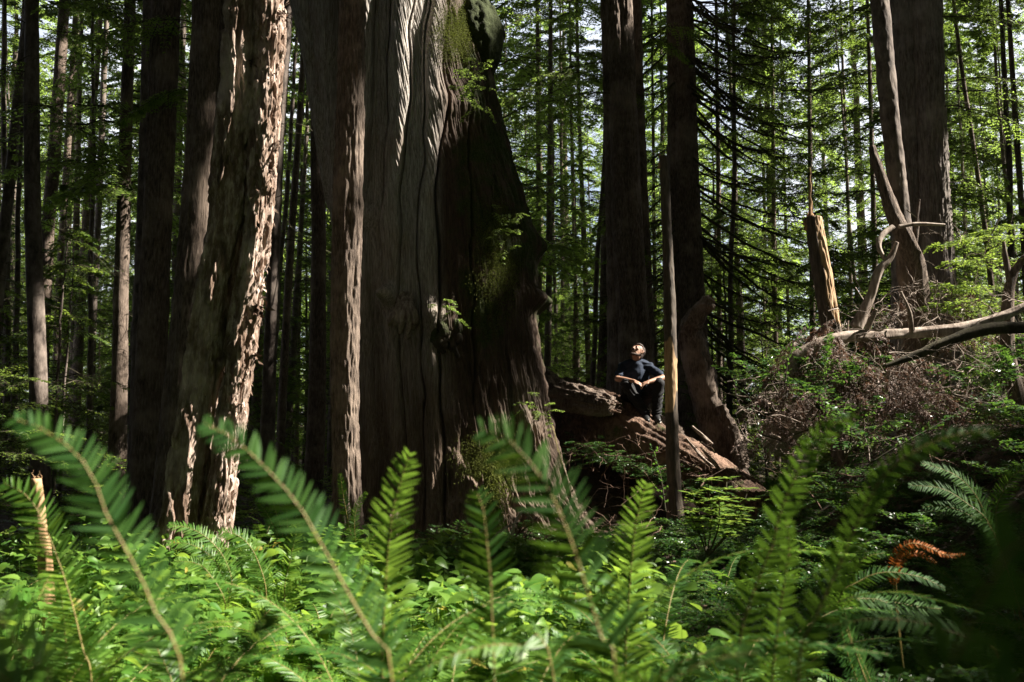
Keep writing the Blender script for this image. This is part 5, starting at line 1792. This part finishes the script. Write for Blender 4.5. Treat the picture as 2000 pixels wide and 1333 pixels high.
# ------------------------------------------------------------------ the sitting man
def person():
    B = P(1241, 797, 13.5)
    t = thing('person', 'man in navy t-shirt and black trousers sitting on a log, looking up', 'person', B)

    def ball(mb, c, r, ax=None, n=18):
        """ellipsoid; ax rows = axes"""
        ax = np.eye(3) if ax is None else np.asarray(ax)
        th = np.linspace(0, np.pi, n)
        ph = np.linspace(0, 2 * np.pi, n * 2, endpoint=False)
        T_, F_ = np.meshgrid(th, ph, indexing='ij')
        l = np.stack([np.sin(T_) * np.cos(F_) * r[0], np.sin(T_) * np.sin(F_) * r[1], np.cos(T_) * r[2]], -1).reshape(-1, 3)
        mb.add(l @ ax + np.asarray(c), grid_quads(n, n * 2, True))

    def tube(mb, pts, rad, segs=16, n=24, squash=1.0):
        p = spline(np.column_stack([pts, rad]), n)
        sweep(mb, p[:, :3], p[:, 3], segs, squash=squash)
        for q, r in ((p[0], p[0, 3]), (p[-1], p[-1, 3])):
            ball(mb, q[:3], (r * .98,) * 3, None, 10)

    def fused(mb, name, mat, vox, smooth=4, parent=t, disp=None):
        me = mb.mesh(name, [])
        o = bpy.data.objects.new(name, me)
        COL.objects.link(o)
        md = o.modifiers.new('r', 'REMESH')
        md.mode = 'VOXEL'
        md.voxel_size = vox
        s_ = o.modifiers.new('s', 'SMOOTH')
        s_.iterations = smooth
        s_.factor = .5
        dg = bpy.context.evaluated_depsgraph_get()
        dg.update()
        ne = bpy.data.meshes.new_from_object(o.evaluated_get(dg))
        bpy.data.objects.remove(o)
        ne.materials.clear()
        ne.materials.append(M[mat])
        co = np.zeros(len(ne.vertices) * 3, np.float32)
        ne.vertices.foreach_get('co', co)
        co = co.reshape(-1, 3)
        if disp is not None:
            no = np.zeros(len(ne.vertices) * 3, np.float32)
            ne.vertices.foreach_get('normal', no)
            co = co + no.reshape(-1, 3) * disp(co)[:, None]
        ne.vertices.foreach_set('co', co.astype(np.float32).ravel())
        ne.polygons.foreach_set('use_smooth', np.ones(len(ne.polygons), bool))
        ne.update()
        q = bpy.data.objects.new(name, ne)
        COL.objects.link(q)
        q.parent = parent
        return q

    # joints, relative to the seat point (x right, -y to the camera)
    hip = {-1: (-.10, 0, .10), 1: (.10, 0, .10)}
    knee = {-1: (-.17, -.40, .30), 1: (.26, -.41, .31)}
    ank = {-1: (.085, -.41, -.10), 1: (.225, -.42, -.10)}
    sho = {-1: (-.185, -.13, .545), 1: (.185, -.13, .545)}
    elb = {-1: (-.275, -.31, .375), 1: (.335, -.31, .385)}
    wri = {-1: (-.075, -.47, .335), 1: (.12, -.48, .325)}
    nb = np.array([.0, -.15, .60])
    hc = np.array([.012, -.195, .745])
    f = norm(np.array([-.45, -.56, .55]))
    up = norm(np.array([.30, .30, .9]) - f * np.dot([.30, .30, .9], f))
    rt = np.cross(f, up)          # rows: right, forward, up
    AX = np.array([rt, f, up])

    def H(a, b, c):
        return hc + AX[0] * a + AX[1] * b + AX[2] * c
    body = MB()
    # trunk under the clothes
    tube(body, [(0, 0, .10), (0, -.05, .25), (0, -.12, .40), (0, -.15, .52)], [.11, .10, .11, .07])
    tube(body, [sho[-1], (0, -.15, .56), sho[1]], [.045, .05, .045])
    for s in (-1, 1):
        tube(body, [hip[s], knee[s]], [.08, .055])
        tube(body, [knee[s], np.array(knee[s]) * .6 + np.array(ank[s]) * .4 + [0, .02, 0], ank[s]], [.052, .05, .034])
        tube(body, [sho[s], np.array(sho[s]) * .45 + np.array(elb[s]) * .55, elb[s]], [.05, .044, .037])
        tube(body, [elb[s], np.array(elb[s]) * .68 + np.array(wri[s]) * .32, wri[s]], [.038, .040, .025])
    # neck and head
    tube(body, [nb + [0, .01, -.05], nb + [0, 0, .03], H(0, -.02, -.06)], [.066, .058, .055])
    ball(body, H(0, -.018, .025), (.072, .092, .088), AX)
    ball(body, H(0, .022, -.025), (.060, .066, .085), AX)
    ball(body, H(0, .052, -.088), (.033, .030, .028), AX)      # chin
    ball(body, H(-.030, .02, -.065), (.026, .05, .03), AX)
    ball(body, H(.030, .02, -.065), (.026, .05, .03), AX)
    ball(body, H(0, .080, .028), (.048, .014, .012), AX)       # brow
    tube(body, [H(0, .085, .018), H(0, .100, -.012), H(0, .108, -.026)], [.009, .012, .013], 10, 10)
    ball(body, H(-.014, .094, -.030), (.009, .010, .008), AX)
    ball(body, H(.014, .094, -.030), (.009, .010, .008), AX)
    ball(body, H(0, .086, -.052), (.024, .010, .006), AX)      # lips
    ball(body, H(0, .083, -.063), (.020, .010, .007), AX)
    for s in (-1, 1):
        ball(body, H(.040 * s, .070, -.010), (.020, .018, .018), AX)   # cheeks
        tube(body, [H(.073 * s, -.005, -.022), H(.083 * s, -.014, .0), H(.082 * s, -.016, .022), H(.074 * s, -.004, .028)], [.008, .010, .011, .007], 8, 12)
    # hands: loosely laid together in front, fingers curled
    for s in (-1, 1):
        w = np.array(wri[s])
        cdir = norm(np.array([.02, -.505, .30]) - w + [0.0, -.02, -.015])
        pal = w + cdir * .055
        sd = norm(np.cross(cdir, [0, -.35, 1.]))
        dn = np.cross(sd, cdir)
        if dn[2] > 0:
            dn = -dn
        ball(body, pal, (.020, .050, .036), np.array([dn, cdir, np.cross(dn, cdir)]))
        tube(body, [w, w + cdir * .02], [.026, .025], 10, 6)
        yv = norm(np.cross(dn, cdir))
        if yv[1] > 0:
            yv = -yv
        for i, (ln, cu) in enumerate([(.070, .8), (.078, .95), (.072, 1.1), (.056, 1.3)]):
            k0 = pal + cdir * .038 + yv * (.030 - .019 * i)
            p1 = k0 + (cdir * math.cos(cu * .4) + dn * math.sin(cu * .4)) * ln * .45
            p2 = p1 + (cdir * math.cos(cu * 1.1) + dn * math.sin(cu * 1.1)) * ln * .32
            p3 = p2 + (cdir * math.cos(cu * 1.7) + dn * math.sin(cu * 1.7)) * ln * .25
            tube(body, [k0, p1, p2, p3], [.0095, .009, .0082, .007], 8, 12)
        th0 = w + cdir * .025 + yv * .022
        tube(body, [th0, th0 + cdir * .022 + yv * .018 - dn * .004, th0 + cdir * .048 + yv * .016, th0 + cdir * .066 + yv * .006], [.013, .012, .010, .008], 8, 12)
    fused(body, 'body', 'skin', .0052, 3)

    sh = MB()
    tube(sh, [(0, 0, .07), (0, -.03, .17), (0, -.09, .33), (0, -.13, .46), (0, -.15, .555)], [.135, .130, .135, .135, .10])
    for x_ in (-.07, .07):
        tube(sh, [(x_, -.02, .10), (x_ * 1.05, -.09, .33), (x_ * 1.1, -.13, .47)], [.10, .108, .09])
    tube(sh, [sho[-1], (-.08, -.14, .585), (.0, -.145, .59), (.08, -.14, .585), sho[1]], [.064, .068, .074, .068, .064])
    for s in (-1, 1):
        a, c = np.array(sho[s]), np.array(elb[s])
        tube(sh, [a + [-.015 * s, 0, 0], a * .6 + c * .4, a * .25 + c * .75 + [0, 0, .008]], [.062, .057, .054])
    fused(sh, 'shirt', 'shirt', .008, 5, disp=lambda c: .006 * fbm(c * np.array([14, 14, 9]), 2, 3) + .004 * np.sin(c[:, 2] * 60 + 14 * vnoise(c * 6, 5)))
    tr = MB()
    ball(tr, (0, .0, .09), (.175, .15, .12))
    for s in (-1, 1):
        h_, k_, a_ = (np.array(v[s]) for v in (hip, knee, ank))
        tube(tr, [h_, h_ * .5 + k_ * .5 + [0, 0, .01], k_], [.105, .092, .078])
        tube(tr, [k_, k_ * .65 + a_ * .35 + [0, .025, 0], k_ * .3 + a_ * .7 + [0, .01, 0], a_ + [0, 0, .005]], [.078, .075, .066, .060])
    fused(tr, 'trousers', 'trouser', .008, 4, disp=lambda c: .007 * fbm(c * np.array([12, 12, 8]), 2, 8) + .005 * np.sin(c[:, 2] * 70 + 18 * vnoise(c * 5, 6)))
    for s, dx in ((-1, .02), (1, .03)):
        a_ = np.array(ank[s])
        sb = MB()
        fd = norm(np.array([dx, -1, -.32]))
        tube(sb, [a_ + [0, .045, -.045], a_ + [0, 0, -.035], a_ + fd * .09 + [0, 0, -.035], a_ + fd * .165 + [0, 0, -.035]], [.034, .046, .042, .030], 14, 20, 1)
        tube(sb, [a_ + [0, .01, .01], a_ + [0, .01, -.03]], [.046, .044], 14, 8)
        so = fused(sb, 'shoe', 'shoe', .007, 2)
        s2 = MB()
        p = spline([a_ + [0, .05, -.078], a_ + fd * .08 + [0, 0, -.070], a_ + fd * .18 + [0, 0, -.058]], 16)
        sweep(s2, p, np.array([.028] + [.042] * 6 + [.040] * 6 + [.034, .028, .015]), 12, squash=.28)
        q = s2.build('sole', M['sole'] if s == 1 else M['shoe'], so)
    hr = MB()
    ball(hr, H(0, -.036, .040), (.079, .090, .086), AX, 22)
    ball(hr, H(0, .012, .086), (.062, .058, .032), AX, 18)
    ball(hr, H(0, -.055, -.02), (.066, .055, .07), AX, 18)
    fused(hr, 'hair', 'hair', .006, 2, disp=lambda c: .005 * fbm(c * 60, 2, 4))
    bd = MB()
    tube(bd, [H(-.066, .0, -.035), H(-.054, .03, -.076), H(-.028, .066, -.100), H(0, .076, -.105), H(.028, .066, -.100), H(.054, .03, -.076), H(.066, .0, -.035)], [.007, .013, .020, .022, .020, .013, .007], 12, 40)
    tube(bd, [H(-.027, .084, -.060), H(-.014, .093, -.043), H(.014, .093, -.043), H(.027, .084, -.060)], [.006, .006, .006, .006], 8, 20)
    fused(bd, 'beard', 'beard', .005, 1, disp=lambda c: .003 * fbm(c * 90, 2, 4))
    for s in (-1, 1):
        e = MB()
        ball(e, H(.031 * s, .076, .010), (.0125, .0125, .0125), AX, 12)
        eo = e.build('eye', M['eye'], t)
        i_ = MB()
        ball(i_, H(.031 * s, .0855, .0105), (.006, .004, .006), AX, 8)
        i_.build('iris', M['iris'], eo)
    gap(B + hc + [0, 0, 0], .19)
    gap(B + [.2, -.35, .42], .2)
    gap(B + [-.15, -.38, .4], .18)
    gap(B + [.0, -.2, .5], .12)
    gap(B + [.16, -.45, -.13], .07)


person()

# sun patches on the carpet of leaves, the near fronds, trunks and the farther wood
for i in range(60):
    x_ = rs.uniform(-3.0, .05)
    y_ = rs.uniform(1.9, 5.4)
    if x_ < -.62 * y_:
        continue
    if x_ > -.3 and rs.random() < .4:
        continue
    gap([x_, y_, .3], rs.uniform(.22, .46))
for x, y, d_, r in [(60, 990, 2.35, .16), (110, 1090, 2.35, .16), (150, 1220, 2.35, .14), (380, 1050, 4.5, .24), (480, 1070, 4.5, .24), (575, 1060, 4.4, .2), (330, 1060, 4.5, .15), (430, 1100, 4.4, .2),
                    (1080, 980, 1.14, .05), (1110, 1050, 1.14, .05), (1060, 920, 1.14, .04), (1130, 1120, 1.14, .05), (1150, 1220, 1.14, .05), (1240, 1000, 2.1, .08), (1225, 970, 2.1, .07), (770, 950, 1.8, .06), (760, 1010, 1.8, .06), (740, 930, 1.8, .05),
                    (900, 1270, 1.47, .07), (980, 1265, 1.48, .07), (1000, 1210, 3.2, .15), (900, 1150, 3.5, .22), (850, 1200, 3.0, .2), (920, 1220, 2.8, .1), (1030, 1100, 4.5, .1),
                    (120, 900, 1.15, .06), (60, 845, 1.15, .05), (1150, 1250, 3, .12), (700, 1140, 3.8, .3), (760, 1180, 3.4, .2),
                    (703, 500, 9.15, .08), (702, 640, 9.15, .09), (702, 780, 9.15, .09), (700, 300, 9.15, .07), (703, 880, 9.1, .08),
                    (985, 850, 10.9, .1), (1000, 880, 10.8, .12), (975, 910, 10.8, .13), (985, 500, 10.8, .10), (940, 880, 10.7, .12), (1040, 860, 11.3, .1),
                    (620, 100, 11.2, .22), (615, 200, 11.2, .2), (640, 300, 11.2, .18), (735, 60, 10.8, .18), (735, 180, 10.8, .18), (725, 330, 10.8, .16),
                    (240, 700, 17, .5), (240, 740, 17, .3), (60, 680, 15, .25), (75, 720, 15, .25), (548, 220, 16.5, .5), (540, 620, 16.5, .4), (547, 120, 16.5, .5), (185, 600, 25, .8), (200, 200, 25, 1.2), (203, 120, 25, 1), (100, 480, 22, .6), (118, 200, 22, .5)]:
    gap(P(x, y, d_), r)

# ------------------------------------------------------------------ crowns added out of view, shaped to shade the scene
def clear_of_gaps(p, pad):
    u, v = p @ UV_U, p @ UV_V
    pad = np.broadcast_to(pad, u.shape)
    ok = np.ones(len(u), bool)
    for a, b, r in LIT:
        ok &= (u - a) ** 2 + (v - b) ** 2 > (r + pad) ** 2
    return ok


def shade_canopy():
    rg = np.random.default_rng(66)
    # tall trees added outside the view to carry the shading crowns
    spots = []
    for gx in np.arange(-14, 42, 6.5):
        for gy in np.arange(-13, 24, 6.5):
            x_, y_ = gx + rg.uniform(-2, 2), gy + rg.uniform(-2, 2)
            if abs(x_) < .60 * y_ + 2.5 or (abs(x_) < 3 and abs(y_) < 3):
                continue
            spots.append((x_, y_))
    # keep trunks off the way of the sun to the lit places
    ok = []
    lit = np.array(LIT)
    for x_, y_ in spots:
        u = x_ * UV_U[0] + y_ * UV_U[1]
        if np.any(np.abs(lit[:, 0] - u) < lit[:, 2] + .5):
            best = None
            for dy in np.linspace(-3, 3, 61):
                u2 = x_ * UV_U[0] + (y_ + dy) * UV_U[1]
                m = np.min(np.abs(lit[:, 0] - u2) - lit[:, 2])
                if best is None or m > best[0]:
                    best = (m, dy)
            y_ += best[1]
        ok.append((x_, y_))
    for x_, y_ in ok:
        if abs(x_) < .58 * y_ + 1.5:
            continue
        b = (x_, y_, float(ground(x_, y_)) - .1)
        sd = 'right' if x_ > 6 else ('left' if x_ < -6 else 'near')
        t = thing('hemlock', 'unseen hemlock added for shade outside the picture on the %s side' % sd, 'tree', b, 'hemlocks added for shade outside the picture, %s side' % sd)
        link('trunk', TRM['f'], t, (0, 0, 0), rg.uniform(0, 6))
        TREES.append((x_, y_, t, np.array(b)))
    c = []
    n1, n2, n3 = 30000, 17000, 26000
    tx, ty = rg.uniform(-17, 15, n1), rg.uniform(-3, 22, n1)
    h = rg.uniform(20, 28, n1)
    c.append(np.stack([tx, ty, 0 * tx + 1.5], 1) + S * ((h - 1.5) / S[2])[:, None])
    c.append(np.stack([rg.uniform(-16, 16, n2), rg.uniform(-12, 32, n2), rg.uniform(19.5, 28, n2)], 1))
    az = rg.uniform(0, 6.28, n3)
    rad_ = rg.uniform(15, 24, n3)
    wx, wy = rad_ * np.cos(az), 4 + rad_ * np.sin(az)
    w = np.stack([wx, wy, rg.uniform(.3, 21, n3)], 1)
    w = w[(np.abs(wx) > .62 * wy + 2.5)]
    c.append(w)  # ring of foliage added round the view to hold back skylight
    c = np.vstack(c)
    u, v = c @ UV_U, c @ UV_V
    keep = np.ones(len(c), bool)
    near = np.full(len(c), 9.0)
    for a, b, r in LIT:
        near = np.minimum(near, np.sqrt((u - a) ** 2 + (v - b) ** 2) - r)
    keep &= near > .20
    size = np.clip(.55 + (near - .20) * 1.3, .55, 2.3)
    fl = vnoise(np.stack([u * 1.5, v * 1.5, u * 0], -1), 88)
    keep &= fl > -.80
    keep &= (c[:, 2] > 3.0 + .5 * np.maximum(0, c[:, 1])) | (np.abs(c[:, 0]) > .62 * c[:, 1] + 2)
    c, size = c[keep], size[keep]
    T = np.array([[a, b] for a, b, _, _ in TREES])
    own = np.argmin((c[:, None, 0] - T[None, :, 0]) ** 2 + (c[:, None, 1] - T[None, :, 1]) ** 2, axis=1)
    for i, (a, b, t, base) in enumerate(TREES):
        q = c[own == i]
        qs = size[own == i]
        if len(q) == 0:
            continue
        n = len(q)
        m = 9
        bd = norm(np.stack([q[:, 0] - a, q[:, 1] - b, -.5 + 0 * q[:, 0]], 1) + rg.normal(0, .3, (n, 3)))
        sz = np.repeat(qs, m)
        cc = np.repeat(q, m, 0) + rg.normal(0, .12, (n * m, 3)) * [1, 1, .5] * sz[:, None]
        dd = np.repeat(bd, m, 0) + rg.normal(0, .6, (n * m, 3)) * [1, 1, .4]
        nn = np.array([.3, 0, 1.]) + rg.normal(0, .6, (n * m, 3))
        ll = rg.uniform(.18, .30, n * m) * sz
        mid = cc + norm(dd) * (ll * .5)[:, None]
        ok_l = clear_of_gaps(mid, ll * .45 + .03)
        mb = MB()
        leaves(mb, cc[ok_l], dd[ok_l], nn[ok_l], ll[ok_l], (rg.uniform(.09, .16, n * m) * sz)[ok_l], 0)
        # limbs that carry the clumps
        k = rg.uniform(0, 1, n) < .05
        e = q[k]
        if len(e):
            s0 = np.stack([a + 0 * e[:, 0], b + 0 * e[:, 0], e[:, 2] + .6], 1)
            pp = s0[:, None] * (1 - np.linspace(0, 1, 5))[None, :, None] + e[:, None] * np.linspace(0, 1, 5)[None, :, None]
            far = np.linalg.norm(e - s0, axis=1) < 9
            far &= clear_of_gaps(pp.reshape(-1, 3), .25).reshape(-1, 5).all(1)
            if far.any():
                tubes(mb, pp[far], np.tile([[.05, .04, .03, .02, .01]], (far.sum(), 1)), 1, 5)
        mb.build('crown', [M['firdark'], M['branch']], t, base=base)  # leaf clumps added for shade, hung on the nearest tree


shade_canopy()
